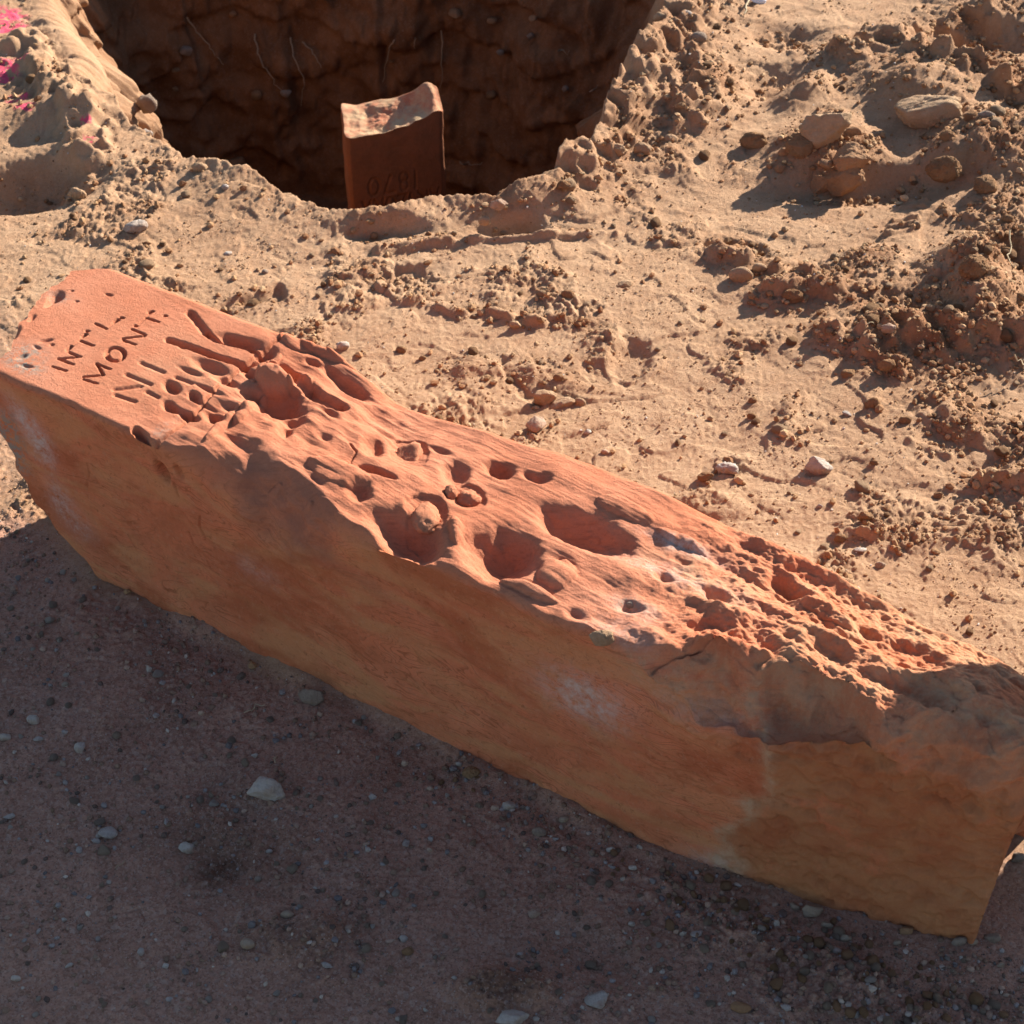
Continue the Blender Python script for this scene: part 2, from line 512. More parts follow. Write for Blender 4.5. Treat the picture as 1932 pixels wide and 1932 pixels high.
    ridge([(950, 690), (970, 730), (1010, 760)], 0.014, -0.008, 0.1)
    ridge([(880, 700), (960, 705), (1060, 715)], 0.030, 0.006, 0.3)
    mound(1190, 690, 0.026, 0.045, -0.010, -15, 3.0)
    ridge([(1160, 712), (1190, 722), (1215, 712), (1218, 695)], 0.006, 0.006)
    ridge([(1130, 650), (1160, 640), (1150, 670)], 0.02, 0.006, 0.2)
    mound(1345, 950, 0.05, 0.022, 0.006, -15, 3.0)
    ridge([(1590, 1010), (1650, 1012), (1700, 998)], 0.012, 0.010, 0.2)
    ridge([(1715, 835), (1790, 862)], 0.008, 0.006, 0.2)
    ridge([(1500, 760), (1480, 800), (1500, 830)], 0.014, 0.006, 0.3)
    for k in range(7):                                          # a tyre's lug marks
        ridge([(1700 - 6 * k, 385 + 13 * k), (1745 - 5 * k, 383 + 12 * k)], 0.0055, 0.007)
    # foreground shade: a shallow scooped print and damp pits
    mound(1120, 1800, 0.05, 0.03, -0.008, -30, 2.0)
    mound(440, 1600, 0.07, 0.09, -0.006, 30, 1.2, 0.5)
    mound(420, 1640, 0.035, 0.028, -0.006, 30, 1.5, 0.9)
    mound(950, 1870, 0.045, 0.025, 0.008, 0, 1.6, 0.9)
    mound(560, 1770, 0.06, 0.03, 0.004, 0, 1.3, 0.55)
    footrub = np.exp(-((base + 0.045) / 0.05) ** 2) * sstep(0.5, 0.65, sl)
    z = z + footrub * (0.006 * np.abs(n2(x * 34, y * 34, 58)) + 0.006 * np.abs(n2(x * 80, y * 80, 59)))
    # fine broken relief
    dn = 1 - 0.40 * grav
    clump = sstep(0.16, 0.62, n2(x * 6 + 4, y * 6, 31) + 0.35 * n2(x * 19, y * 19, 32)) * (1 - 0.45 * grav)
    dz_ = np.minimum(dist, 1) * sstep(0.0, 0.10, dpit)
    z = z + dz_ * (0.014 * (np.abs(n2(x * 13, y * 13, 33)) - 0.2) + 0.010 * np.abs(n2(x * 24 + 5, y * 24, 34)))
    clump = np.maximum(clump, 0.9 * np.minimum(dist, 1))
    clump = np.maximum(clump, 0.6 * np.exp(-np.abs(dpit) / 0.05) * (1 - grav))
    wx = x + 0.02 * n2(x * 11, y * 11, 41); wy = y + 0.02 * n2(x * 11 + 50, y * 11, 42)
    z = z + 0.0036 * n2(wx * 8, wy * 10, 43) * dn
    crust = n2(wx * 15, wy * 19, 44)
    z = z + dn * 0.0034 * sstep(-0.04, 0.02, crust) * (0.4 + 0.6 * sstep(-0.2, 0.4, n2(x * 5, y * 5, 46)))
    crust2 = n2(wx * 34, wy * 44, 45)
    z = z + dn * 0.0026 * sstep(-0.05, 0.02, crust2) * (0.35 + 0.65 * clump)
    z = z + clump * (0.0052 * np.abs(n2(wx * 30, wy * 32, 47)) + 0.0062 * np.abs(n2(wx * 66, wy * 66, 48))
                     + 0.0050 * np.abs(n2(wx * 140, wy * 140, 49)))
    z = z + (0.0016 + 0.0006 * grav) * np.abs(n2(x * 105, y * 115, 50)) + 0.0007 * n2(x * 170, y * 150, 51)
    # dirt banked a little against the stone
    near_stone = sstep(0.05, 0.0, np.abs(base - 0.12) - 0.12) * sstep(-0.4, -0.25, sl) * sstep(1.2, 1.1, sl)
    z = z * (1 - 0.55 * near_stone)
    z = z + 0.011 * np.exp(-((base + 0.002) / 0.016) ** 2) * sstep(-0.2, -0.1, sl) * sstep(0.64, 0.56, sl) * np.clip(0.5 + 0.9 * n2(sl * 14, base * 20, 93), 0, 1.2)
    z = z + 0.010 * np.exp(-((base - TW - 0.012) / 0.018) ** 2) * sstep(-0.3, -0.2, sl) * sstep(1.0, 0.9, sl) * np.clip(0.5 + 0.9 * n2(sl * 14, base * 20, 94), 0, 1.2)
    far = np.maximum(np.maximum(sstep(1.02, 1.5, np.abs(x) / hw(y)), sstep(4.0, 4.6, y)), sstep(0.85, 0.5, y))
    z = z * (1 - far) + far * 0.012 * n2(x * 0.7, y * 0.7, 57)
    if not full: return z
    dist = np.clip(dist * (0.65 + 0.7 * n2(x * 14, y * 14, 55)) + 0.40 * clump * sstep(0.0, 0.5, n2(x * 17, y * 17, 56)), 0, 1)
    pink = np.zeros_like(z)
    for u, v, r in ((12, 30, 0.035), (18, 105, 0.034), (30, 165, 0.022), (45, 195, 0.018), (160, 222, 0.012), (168, 245, 0.012),
                    (0, 5, 0.045), (0, 125, 0.03)):
        c = at(u, v, 0.03)[:2]
        pink = np.maximum(pink, blob(x, y, c, r, r * 0.8))
    return z, dist, grav, pink, dpit, th, clump


NX, NY = 740, 1200
xi_in = np.linspace(-1, 1, NX)
xi_out = 1 + (np.geomspace(0.02, 60, 26))
XI = np.concatenate([-xi_out[::-1], xi_in, xi_out])
y_in = np.geomspace(0.90, 3.95, NY)
Y = np.concatenate([0.90 - np.geomspace(0.01, 40, 24)[::-1], y_in, 3.95 + np.geomspace(0.02, 60, 24)])
gy = np.repeat(Y[:, None], len(XI), 1)
gx = XI[None, :] * hw(gy)
gz, gdist, ggrav, gpink, gdp, gth, gclump = ground_height(gx, gy)
GZ = gz.copy()


def gh(x, y):
    """height of the built ground at a point"""
    j = np.clip(np.searchsorted(Y, y) - 1, 0, len(Y) - 2)
    fy = np.clip((y - Y[j]) / (Y[j + 1] - Y[j]), 0, 1)
    xq = x / hw(y)
    i = np.clip(np.searchsorted(XI, xq) - 1, 0, len(XI) - 2)
    fx = np.clip((xq - XI[i]) / (XI[i + 1] - XI[i]), 0, 1)
    return (GZ[j, i] * (1 - fx) + GZ[j, i + 1] * fx) * (1 - fy) + (GZ[j + 1, i] * (1 - fx) + GZ[j + 1, i + 1] * fx) * fy


def gmask(arr, x, y):
    j = np.clip(np.searchsorted(Y, y), 0, len(Y) - 1); i = np.clip(np.searchsorted(XI, x / hw(y)), 0, len(XI) - 1)
    return arr[j, i]


# fold the inside of the outline down into walls and floor
PIT_D = 0.80
R = pit_R(gth)
rim_wob = 0.0
s = (np.hypot(gx - PIT_C[0], gy - PIT_C[1]) + rim_wob) / R
inside = s < 1
w = np.clip((1 - s) / 0.55, 0, 1)                     # 0 at the rim, 1 at the foot of the wall
leftish = sstep(0.72, 0.95, np.cos(gth - math.radians(168))); rightish = sstep(0.5, 0.9, np.cos(gth - math.radians(20))); inw = 0.16 + 0.36 * leftish + 0.16 * rightish
rad = np.where(s > 0.45, 1 - inw * w ** (1 - 0.45 * leftish), (s / 0.45) * (1 - inw))
drop = PIT_D * w ** 1.05
px_ = PIT_C[0] + np.cos(gth) * rad * R; py_ = PIT_C[1] + np.sin(gth) * rad * R
edge_z = gz
pz_ = edge_z * sstep(0.25, 0.0, w) - drop
pts = np.stack([px_, py_, pz_], -1)[inside]
# gouges running down the walls, lumps and shelves
thi = gth[inside]; wi = w[inside]
g1 = 0.014 * n2(thi * 8, wi * 2.2, 63) + 0.007 * n2(thi * 24 + wi, wi * 3.6, 64)
p3 = pts.copy()
lump = 0.050 * fbm3(p3 * 6, 65, 3) + 0.020 * np.abs(n3(p3 * 20, 66)) + 0.010 * np.abs(n3(p3 * 48, 67)) + 0.02 * sstep(0.0, 0.12, n3(p3 * np.array([6, 6, 14]), 59))
push = (g1 + lump) * sstep(0.02, 0.20, wi) * sstep(1.0, 0.9, wi) * 1.0
cx, sy_ = np.cos(thi), np.sin(thi)
pts[:, 0] -= cx * push; pts[:, 1] -= sy_ * push
pts[:, 2] += (wi > 0.93) * 0.02 * n2(pts[:, 0] * 9, pts[:, 1] * 9, 68)
X3 = np.stack([gx, gy, gz], -1)
X3[inside] = pts
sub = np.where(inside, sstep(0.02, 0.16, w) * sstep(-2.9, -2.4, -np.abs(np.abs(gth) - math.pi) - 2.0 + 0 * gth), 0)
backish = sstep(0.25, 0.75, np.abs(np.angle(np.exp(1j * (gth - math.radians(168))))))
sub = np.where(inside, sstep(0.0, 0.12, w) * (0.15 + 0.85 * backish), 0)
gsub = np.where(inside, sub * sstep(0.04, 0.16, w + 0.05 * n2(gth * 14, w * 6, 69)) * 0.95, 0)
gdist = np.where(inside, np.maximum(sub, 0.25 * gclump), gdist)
gpink = np.where(inside & (w > 0.1), 0, gpink)
gs = grid_faces(len(Y), len(XI))
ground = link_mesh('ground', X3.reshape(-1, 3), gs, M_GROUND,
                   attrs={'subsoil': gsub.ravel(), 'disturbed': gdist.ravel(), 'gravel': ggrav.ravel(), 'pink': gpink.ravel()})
tag(ground, kind='structure')

# ------------------------------------------------------------------ the lying boundary stone
S0, S1 = st_of(0, 690)[0] - 0.004, 1.0
knots_s = []


def kn(tab, s): return np.interp(s, [a for a, b in tab], [b for a, b in tab])


s_arr = np.concatenate([np.linspace(S0, 0.02, 330), np.linspace(0.02, 1.02, 640)[1:]])
NS = len(s_arr)



def face_shift(s):       # the near foot line bends back towards the rough foot
    return kn([(-0.4, 0), (0.57, 0.0), (0.68, 0.010), (0.80, 0.033), (1.02, 0.085)], s)


def bottom_z(s): return kn([(-0.4, 0.0), (-0.22, -0.012), (0.5, -0.014), (0.70, -0.004), (0.85, 0.010), (0.93, 0.020), (1.02, 0.022)], s) + 0.003 * n2(s * 11, s * 0 + 3, 70)


def chamfer(s):          # how far the upper near edge is worn back (across, down)
    c = kn([(-0.4, .006), (-0.10, .006), (-0.04, .008), (0.0, .022), (0.06, .044), (0.11, .040), (0.156, .022), (0.20, .010),
            (0.36, .010), (0.44, .012), (0.49, .006), (0.54, .012), (0.58, .030), (0.63, .050), (0.68, .062), (0.74, .046), (0.78, .022), (0.81, .040), (0.88, .055), (1.02, .07)], s)
    d = kn([(-0.4, .005), (-0.10, .006), (-0.06, .012), (0.01, .034), (0.064, .070), (0.11, .068), (0.164, .054), (0.20, .026), (0.24, .012),
            (0.36, .010), (0.44, .014), (0.49, .008), (0.54, .014), (0.60, .050), (0.655, .060), (0.70, .044), (0.74, .030), (0.78, .020), (0.81, .040), (0.88, .056), (1.02, .075)], s)
    j = 1 + 0.40 * n2(s * 13, s * 0 + 5, 75) + 0.12 * n2(s * 40, s * 0 + 9, 76)
    j2 = 1 + 0.22 * n2(s * 14, s * 0 + 1, 79) + 0.12 * n2(s * 40, s * 0 + 4, 80)
    return c * np.clip(j, 0.3, 2), d * j2


NF, NC, NTOP, NE, NB = 105, 56, 215, 14, 14
NQ = NF + NC + NTOP + NE + NB
T = np.zeros((NS, NQ)); Z = np.zeros((NS, NQ)); REG = np.zeros((NS, NQ)); TQ = np.zeros((NS, NQ))
c_, d_ = chamfer(s_arr)
zb = bottom_z(s_arr); fs_ = face_shift(s_arr)
ztop_far = ZT - kn([(-0.4, 0.0), (0.0, 0.002), (0.05, 0.014), (0.10, 0.028), (0.16, 0.027), (0.24, 0.016), (0.32, 0.008), (0.45, 0.008), (0.6, 0.022), (0.75, 0.036), (0.9, 0.05), (1.02, .07)], s_arr)
twid = TW + kn([(-0.4, -0.004), (0.0, 0.004), (0.12, -0.006), (0.4, 0.0), (0.7, -0.004), (1.02, -0.02)], s_arr)
for k in range(NF):
    f = k / NF
    T[:, k] = fs_ + 0.004 * np.sin(f * 3.1); Z[:, k] = (zb - 0.012) + f * (ZT - d_ - zb + 0.012)
for k in range(NC):
    f = k / NC
    a = f * math.pi / 2
    lx = 0.30 * f ** 1.3 + 0.70 * (1 - np.cos(a)); lz = 0.30 * f + 0.70 * np.sin(a)
    T[:, NF + k] = fs_ + c_ * lx; Z[:, NF + k] = ZT - d_ + d_ * lz
for k in range(NTOP):
    f = k / NTOP
    T[:, NF + NC + k] = fs_ + c_ + f * (twid - 0.012 - fs_ - c_)
    Z[:, NF + NC + k] = ZT + (ztop_far - ZT) * sstep(0.25, 1.0, f)
for k in range(NE):
    a = k / NE * math.pi / 2
    T[:, NF + NC + NTOP + k] = twid - 0.012 + 0.012 * np.sin(a); Z[:, NF + NC + NTOP + k] = ztop_far - 0.012 + 0.012 * np.cos(a)
for k in range(NB):
    f = k / (NB - 1)
    T[:, NF + NC + NTOP + NE + k] = twid; Z[:, NF + NC + NTOP + NE + k] = (ztop_far - 0.012) * (1 - f) + f * -0.03
SS = np.repeat(s_arr[:, None], NQ, 1)
# left end: the head's end face is rough and slopes; shift s per perimeter point
lean = kn([(-0.02, 0.112), (0.0, 0.105), (0.02, 0.080), (0.05, 0.048), (0.075, 0.020), (0.12, 0.010), (0.16, -0.010), (0.22, -0.012), (0.283, 0.0)], Z)
lean = lean + 0.010 * n2(Z * 28, T * 22, 72) * sstep(0.28, 0.25, Z)
endt = kn([(0.0, 0.0), (0.03, -0.006), (0.06, -0.020), (0.10, -0.036), (0.14, -0.046), (0.18, -0.044), (0.205, -0.036), (0.222, -0.018), (0.232, 0.012)], T)
endt = endt + 0.006 * n2(T * 34, T * 0 + 3, 73) + 0.004 * n2(T * 90, Z * 60, 74)
endw = np.clip((S0 + 0.26 - SS) / 0.26, 0, 1) ** 1.5
SS = SS + endw * lean + np.clip((S0 + 0.12 - SS) / 0.12, 0, 1) ** 1.3 * (endt + 0.004 * n2(T * 30, Z * 30, 71))
# right end leans out a little at the top
endr = sstep(0.90, 1.02, SS)
SS = SS + endr * (0.10 * (Z - 0.02) / 0.28 - 0.122 - 0.42 * T)

topm = np.zeros((NS, NQ)); topm[:, NF + NC:NF + NC + NTOP] = 1
topw = topm.copy()
topw[:, NF:NF + NC] = np.linspace(0, 1, NC)[None, :]
k0 = NF + NC + NTOP
topw[:, k0:k0 + NE] = np.linspace(1, 0.3, NE)[None, :]
facew = np.zeros((NS, NQ)); facew[:, :NF] = 1; facew[:, NF:NF + NC] = np.linspace(1, 0, NC)[None, :]

DZ = np.zeros((NS, NQ))


def ell(u, v, rx, ry, rot):
    """worn hollow or lump: an ellipse on the top of the stone"""
    c = st_of(u, v); r = math.radians(rot)
    e1 = st_of(u + rx * math.cos(r), v + rx * math.sin(r)) - c
    e2 = st_of(u - ry * math.sin(r), v + ry * math.cos(r)) - c
    Mi = np.linalg.inv(np.array([e1, e2]).T)
    m = (np.abs(SS - c[0]) < 1.8 * (abs(e1[0]) + abs(e2[0]))) & (np.abs(T - c[1]) < 1.8 * (abs(e1[1]) + abs(e2[1])))
    ds, dt = SS[m] - c[0], T[m] - c[1]
    big = 0.35 if rx > 70 else 0.7
    wv = 0.24 * big * n2(SS[m] * 38, T[m] * 46, int(u) % 97) + 0.09 * big * n2(SS[m] * 120, T[m] * 120, int(v) % 89)
    return m, np.hypot(Mi[0, 0] * ds + Mi[0, 1] * dt, Mi[1, 0] * ds + Mi[1, 1] * dt) + wv


def hollow(u, v, rx, ry, rot, depth, edge=0.45, lip=0.0):
    m, r = ell(u, v, rx, ry, rot)
    DZ[m] -= (0.98 if rx > 45 else 0.85) * depth * (0.74 * sstep(1.22, 0.35 * edge - 0.15, r) + 0.26 * sstep(1.04, edge + 0.10, r))
    if lip: DZ[m] += lip * np.exp(-((r - 1.15) / 0.22) ** 2)


def lump(u, v, rx, ry, rot, h):
    m, r = ell(u, v, rx, ry, rot)
    DZ[m] += h * np.sqrt(np.clip(1 - np.minimum(r, 1.2) ** 2, 0, 1)) + 0 * r


def groove(pts, wid, depth, soft=0.5, taper=False):
    q = [tuple(st_of(*p)) for p in pts]
    lo = np.min(q, 0) - wid * 2; hi = np.max(q, 0) + wid * 2
    m = (SS > lo[0]) & (SS < hi[0]) & (T > lo[1]) & (T < hi[1]) & (topw > 0.05)
    d = polydist(SS[m], T[m], q) + 0.12 * wid * n2(SS[m] * 150, T[m] * 150, 7)
    DZ[m] -= depth * sstep(wid, wid * (1 - soft), d)


# general undulation: smooth in the lettered head, rough towards the foot
rough = kn([(-0.4, 0.05), (-0.14, 0.10), (-0.05, 0.6), (0.05, 1.0), (0.2, 0.75), (0.4, 0.75), (0.5, 1.2), (1.02, 1.5)], SS)
midr = kn([(-0.10, 0), (-0.04, 1), (0.12, 1), (0.2, 0)], SS)
DZ += topw * midr * (0.006 * n2(SS * 16, T * 26, 102) + 0.003 * n2(SS * 36, T * 60, 103))
DZ += topw * rough * (0.0060 * n2(SS * 9, T * 13, 81) + 0.0034 * n2(SS * 20, T * 34, 82) + 0.0012 * n2(SS * 60, T * 66, 83))
footr = sstep(0.42, 0.62, SS)
DZ += topw * footr * (0.011 * n2(SS * 7 + 3, (T + 0.1 * SS) * 30, 84) + 0.005 * n2(SS * 18, (T + 0.1 * SS) * 60, 99) + 0.0030 * n2(SS * 44 + 0.5 * n2(SS * 20, T * 20, 104), T * 70, 85)
                      + 0.0022 * n2(SS * 110, T * 130, 86) + 0.0014 * n2(SS * 260, T * 280, 105))
# bedding scored along the block where it is worn
bedw = topw * kn([(-0.4, 0.15), (-0.12, 0.25), (0.0, 0.8), (0.4, 0.9), (0.6, 0.4), (1.02, 0.2)], SS)
tb = T + 0.10 * SS + 0.004 * n2(SS * 9, T * 9, 87)
DZ += bedw * (0.0006 * n2(SS * 12, tb * 190, 88) + 0.0004 * n2(SS * 25, tb * 420, 89))

# the big shapes of the worn middle
for a in ((704, 833, 25, 27, 0, .015, .3), (711, 889, 40, 8, 18, .013, .6), (678, 926, 28, 24, 10, .014, .2), (857, 880, 30, 30, -20, .017, .3),
          (771, 833, 40, 34, 20, .010, .85), (880, 926, 42, 26, 15, .010, .85), (804, 966, 40, 40, 0, .011, .85),
          (941, 870, 37, 19, 22, .018, .3), (1000, 890, 24, 10, 30, .008, .1), (1022, 897, 22, 12, -10, .009, .2), 
          (1104, 996, 104, 40, 21, .030, .45), (946, 1040, 84, 55, 8, .040, .3), (768, 1006, 86, 42, 26, .034, .3),
          (1060, 1060, 40, 16, 30, .006, .0), (1350, 1120, 32, 24, 20, .018, .2), 
          (1254, 1085, 28, 14, 25, .010, .1), (1190, 1145, 30, 14, 10, .012, .1), 
          (1490, 1085, 46, 20, 28, .022, .3), (1560, 1215, 50, 20, 26, .016, .1), (1420, 1180, 60, 18, 20, .010, .0),
          (1640, 1170, 40, 16, 30, .012, .0), (1700, 1250, 44, 18, 26, .012, .0), (1330, 1180, 40, 12, -10, .010, .1),
          (1090, 1160, 30, 12, 28, .007, .0), (1290, 1050, 26, 9, 24, .006, .0),
          # upper middle
          (520, 748, 64, 42, 15, .030, .2), (548, 790, 30, 20, -20, .016, .2), (536, 812, 16, 17, -30, .014, .3), (590, 678, 20, 8, 18, .011, .2),
          (664, 715, 42, 14, 24, .017, .3), (625, 693, 30, 12, 26, .012, .1), (325, 730, 22, 12, 25, .013, .3), (366, 747, 15, 9, 25, .011, .3),
          (320, 765, 18, 10, 22, .012, .3), (346, 776, 34, 8, 24, .007, .0), (357, 783, 22, 9, 20, .010, .2), (404, 787, 22, 13, 24, .011, .1),
          (396, 690, 40, 15, 18, .013, .2), (424, 716, 34, 10, 20, .011, .1), (346, 653, 11, 6, 0, .004, .2), (450, 640, 48, 11, 16, .015, .3),
          (500, 664, 24, 9, -24, .012, .1), (468, 738, 26, 10, 10, .009, .0), (440, 768, 28, 11, 14, .008, .0), (500, 900, 22, 14, 10, .006, .0),
          (392, 735, 44, 6, 24, .006, .0), (380, 760, 40, 5, 24, .005, .0), (356, 700, 34, 6, 24, .005, .0), (470, 700, 24, 10, 30, .010, .0),
          (620, 770, 34, 9, 26, .008, .0), (720, 790, 46, 9, 26, .006, .0), (640, 850, 34, 20, 14, .006, -.2), (560, 870, 44, 16, 22, .007, -.2), (610, 820, 24, 9, 30, .006, .0),
          (590, 900, 30, 10, 24, .006, .0), (440, 830, 40, 12, 26, .006, -.1), (830, 830, 30, 8, 24, .006, .0)):
    hollow(*a)
for a in ((516, 712, 36, 20, 10, .020), (566, 716, 22, 16, 0, .008), (470, 765, 50, 10, -50, .007), (420, 800, 50, 9, -50, .006), (500, 690, 36, 8, -40, .006), (610, 655, 44, 12, 20, .006), (508, 905, 14, 6, 0, .005), (580, 935, 9, 4, 0, .005), (640, 890, 60, 22, 20, .006),
          (560, 640, 40, 14, 20, .006), (640, 660, 40, 12, 30, .006), (1380, 1225, 70, 16, 8, .014), (1180, 955, 60, 16, 22, .005), (860, 1000, 14, 30, -10, .010),
          (1050, 1080, 40, 26, 0, .010), (1290, 1010, 50, 10, 22, .006), (1560, 1140, 60, 14, 28, .008), (1800, 1290, 50, 18, 28, .008), (1000, 1110, 60, 10, 20, .008)):
    lump(*a)
# worn channels and the crack across the block
groove([(358, 588), (372, 605), (388, 625)], .0075, .006, .9)
groove([(388, 625), (410, 640), (470, 652), (492, 668)], .006, .006)
groove([(318, 640), (345, 648), (400, 668), (462, 686)], .0070, .009, .9)
groove([(462, 686), (494, 678), (530, 690)], .006, .008, .7)
groove([(530, 690), (565, 712), (600, 740), (640, 756)], .0115, .013, .8)
groove([(540, 628), (500, 655), (466, 680), (430, 712), (400, 742), (370, 775), (330, 812), (285, 838)], .0035, .006, .8)
groove([(660, 830), (672, 850), (655, 878)], .0018, .004, .8)
groove([(256, 808), (270, 818), (280, 840)], .006, .014, .7)
groove([(1210, 1265), (1235, 1240), (1290, 1232), (1380, 1215)], .003, .006, .8)
# step: the dressed head stands a little lower past the crack
# carved lettering -- INT'L / MON'T and the worn larger line under it


def zl(*pts): return [(x * 0.25, 499 + y * 0.25) for x, y in pts]


def stroke(a, b, wid=.0020, depth=.0046, soft=.4): groove(zl(a, b), wid, depth, soft)


for a, b in (((395, 768), (497, 802)), ((440, 710), (552, 752)), ((507, 656), (607, 697)), ((440, 711), (606, 696)), ((606, 573), (700, 611)),
             ((720, 445), (802, 484)), ((630, 866), (732, 897)), ((730, 748), (830, 789)), ((630, 848), (777, 835)), ((731, 752), (778, 834)),
             ((928, 570), (1020, 602)), ((995, 486), (1095, 527)), ((926, 557), (1092, 537)), ((1104, 400), (1196, 429))):
    stroke(a, b)
for a, b in (((520, 640), (650, 520)), ((806, 487), (884, 418)), ((1040, 455), (1145, 352))):
    stroke(a, b, .0016, .0014, .8)
for a, b in (((510, 640), (540, 615)), ((625, 540), (648, 525)), ((866, 430), (890, 414)), ((1128, 358), (1148, 350))):
    stroke(a, b, .0030, .0050, .6)
for a in ((655, 500), (918, 398), (1243, 380), (1020, 458)):
    stroke(a, (a[0] + 8, a[1] + 3), .0026, .0050, .6)
oc = [(870 + 66 * math.cos(t), 678 + 50 * math.sin(t)) for t in np.linspace(0, 2 * math.pi, 25)]
groove(zl(*oc), .0034, .0052, .5)
for a, b in (((1060, 742), (1230, 812)), ((955, 832), (1135, 905)), ((865, 943), (1060, 920)), ((870, 985), (1012, 1030)), ((1330, 850), (1440, 900)), ((1110, 960), (1190, 1000))):
    stroke(a, b, .0050, .0026, 1.0)
# small chips on the lettered face
for a in ((50, 690, 18, 5, 10, .004, .1), (42, 672, 14, 5, -20, .004, .1), (88, 642, 18, 4, -10, .004, .2), (70, 655, 10, 4, 20, .003, .2), (98, 650, 6, 3, 0, .003, .2), (136, 548, 4, 2, 0, .003, .5), (145, 568, 5, 2, 0, .003, .5),
          (205, 555, 9, 3, 10, .003, .5), (105, 560, 20, 12, -30, .010, .3), (25, 628, 18, 10, -45, .008, .3), (130, 765, 18, 10, 10, .005, .3), (95, 570, 14, 6, -40, .006, .4), (60, 600, 10, 5, -40, .004, .4)):
    hollow(*a)
fade = sstep(0.0, 0.35, topw)
# worn line where the bevel meets the face
BX = SS * 1.0
P = A0[None, None, :] * 0 + A0 + SS[..., None] * SD + T[..., None] * TD
P[..., 2] = Z + DZ * fade
# normal-wise roughness everywhere
pl = np.stack([SS, T, Z], -1).reshape(-1, 3)
nf = (0.0040 * fbm3(pl * 8, 91, 3) + 0.0017 * fbm3(pl * 50, 94, 3)).reshape(NS, NQ)
fline = kn([(0.0, 0.655), (0.06, 0.640), (0.12, 0.665), (0.17, 0.685), (0.22, 0.665), (0.30, 0.64)], Z) + 0.022 * n2(SS * 22, Z * 30, 95)
ffoot = sstep(-0.012, 0.016, SS - fline)
rimd = np.exp(-((SS - fline - 0.006) / 0.012) ** 2) * facew * 0.8
pits = (0.0085 * np.minimum(fbm3(pl * np.array([36, 60, 60]), 96, 3), 0.12)).reshape(NS, NQ)
pits2 = (-0.0045 * sstep(0.25, 0.6, n3(pl * np.array([70, 150, 150]), 101)) * sstep(-0.1, 0.3, n3(pl * 14, 106))).reshape(NS, NQ)
out = facew * (nf + ffoot * (pits + pits2))
# purplish worn bevel has soft bedding steps
bev = np.zeros((NS, NQ)); bev[:, NF - 12:NF + NC + 8] = np.sin(np.linspace(0, 1, NC + 20) * math.pi) ** 0.6
bevw = bev * sstep(0.03, 0.06, d_)[:, None]
out += bevw * (0.0016 * n2(SS * 14, (Z + 0.25 * SS) * 150, 97) + 0.010 * n2(SS * 17, Z * 22, 98) + 0.005 * n2(SS * 45, Z * 50, 100))
# broken scoop under the lip at the foot and its ledge
foot_c = A0


def face_dent(u, v, rx, ry, depth, edge=0.4):
    """a bite out of the upper near edge, centred on a place of that edge"""
    c = st_of(u, v, 0.25)
    cz = 0.25
    r = np.sqrt(((SS - c[0]) / rx) ** 2 + ((Z - cz) / ry) ** 2 + (np.maximum(T - 0.055, 0) / 0.03) ** 2) + 0.22 * n2(SS * 30, Z * 30, 111)
    return depth * sstep(1.0, edge, r)


scoop = kn([(0.52, 0), (0.58, .010), (0.64, .020), (0.70, .026), (0.75, .020), (0.79, 0)], s_arr)[:, None]
fq = np.zeros(NQ); fq[NF:NF + NC] = np.sin(np.linspace(0, 1, NC) ** 0.8 * math.pi); fq = fq[None, :]
scn = 1 + 0.5 * n2(SS * 26, Z * 26, 112)
dip = kn([(0.62, 0), (0.685, .014), (0.74, .014), (0.785, 0)], s_arr)[:, None]
P[..., 2] -= dip * fq * (1 + 0.3 * n2(SS * 40, T * 40, 116))
out -= scoop * fq * 0.6 * scn
P[..., 2] -= scoop * fq * 0.55 * scn
crumb = np.zeros((NS, NQ)); crumb[:, NF - 14:NF + NC] = 1
out += crumb * sstep(0.52, 0.58, s_arr)[:, None] * (0.009 * n2(SS * 22, Z * 30, 115) + 0.0055 * n2(SS * 52, Z * 64, 113) + 0.002 * n2(SS * 150, Z * 150, 114))
# small holes in the sawn face and a vertical crack
for (u, v, r_, dp) in ((306, 893, 0.012, 0.012), (336, 893, 0.008, 0.007)):
    q = ray(u, v); o = np.array([0, 0, CAM_H]); tt = ((A0 - o) @ TD) / (q @ TD); h = o + q * tt
    hs, hz = (h - A0) @ SD, h[2]
    out -= facew * dp * sstep(1.0, 0.4, np.hypot((SS - hs) / r_, (Z - hz + 0.5 * (SS - hs)) / (r_ * 1.5)))


def on_face(u, v):
    q = ray(u, v); o = np.array([0, 0, CAM_H]); tt = ((A0 - o) @ TD) / (q @ TD); h = o + q * tt
    return ((h - A0) @ SD, h[2])


def crack(pts, wid, depth):
    q = [on_face(*p) for p in pts]
    d = polydist(SS, Z, q) + 0.0015 * n2(SS * 120, Z * 120, 5)
    global out
    out = out - facew * depth * sstep(wid, 0.0, d)


crack([(327, 915), (337, 940)], .0022, .003)
crack([(345, 970), (358, 990), (368, 1005), (375, 1020), (400, 1036)], .0022, .003)
crack([(377, 975), (374, 1000), (385, 1022), (412, 1035)], .0022, .003)
crack([(352, 1010), (360, 1030), (385, 1060), (395, 1080)], .002, .0025)
crack([(160, 880), (165, 900), (160, 925)], .002, .0015)
crack([(168, 885), (185, 895), (200, 915)], .002, .0015)
crack([(175, 905), (195, 935)], .002, .0015)
crack([(205, 1010), (225, 1035), (245, 1030), (255, 1050)], .002, .0015)
crack([(1460, 1450), (1485, 1480), (1520, 1530), (1550, 1560)], .010, .004)
P -= (out[..., None]) * TD          # outwards from the near face is -TD
vs = P.reshape(-1, 3)
faces = [grid_faces(NS, NQ)]
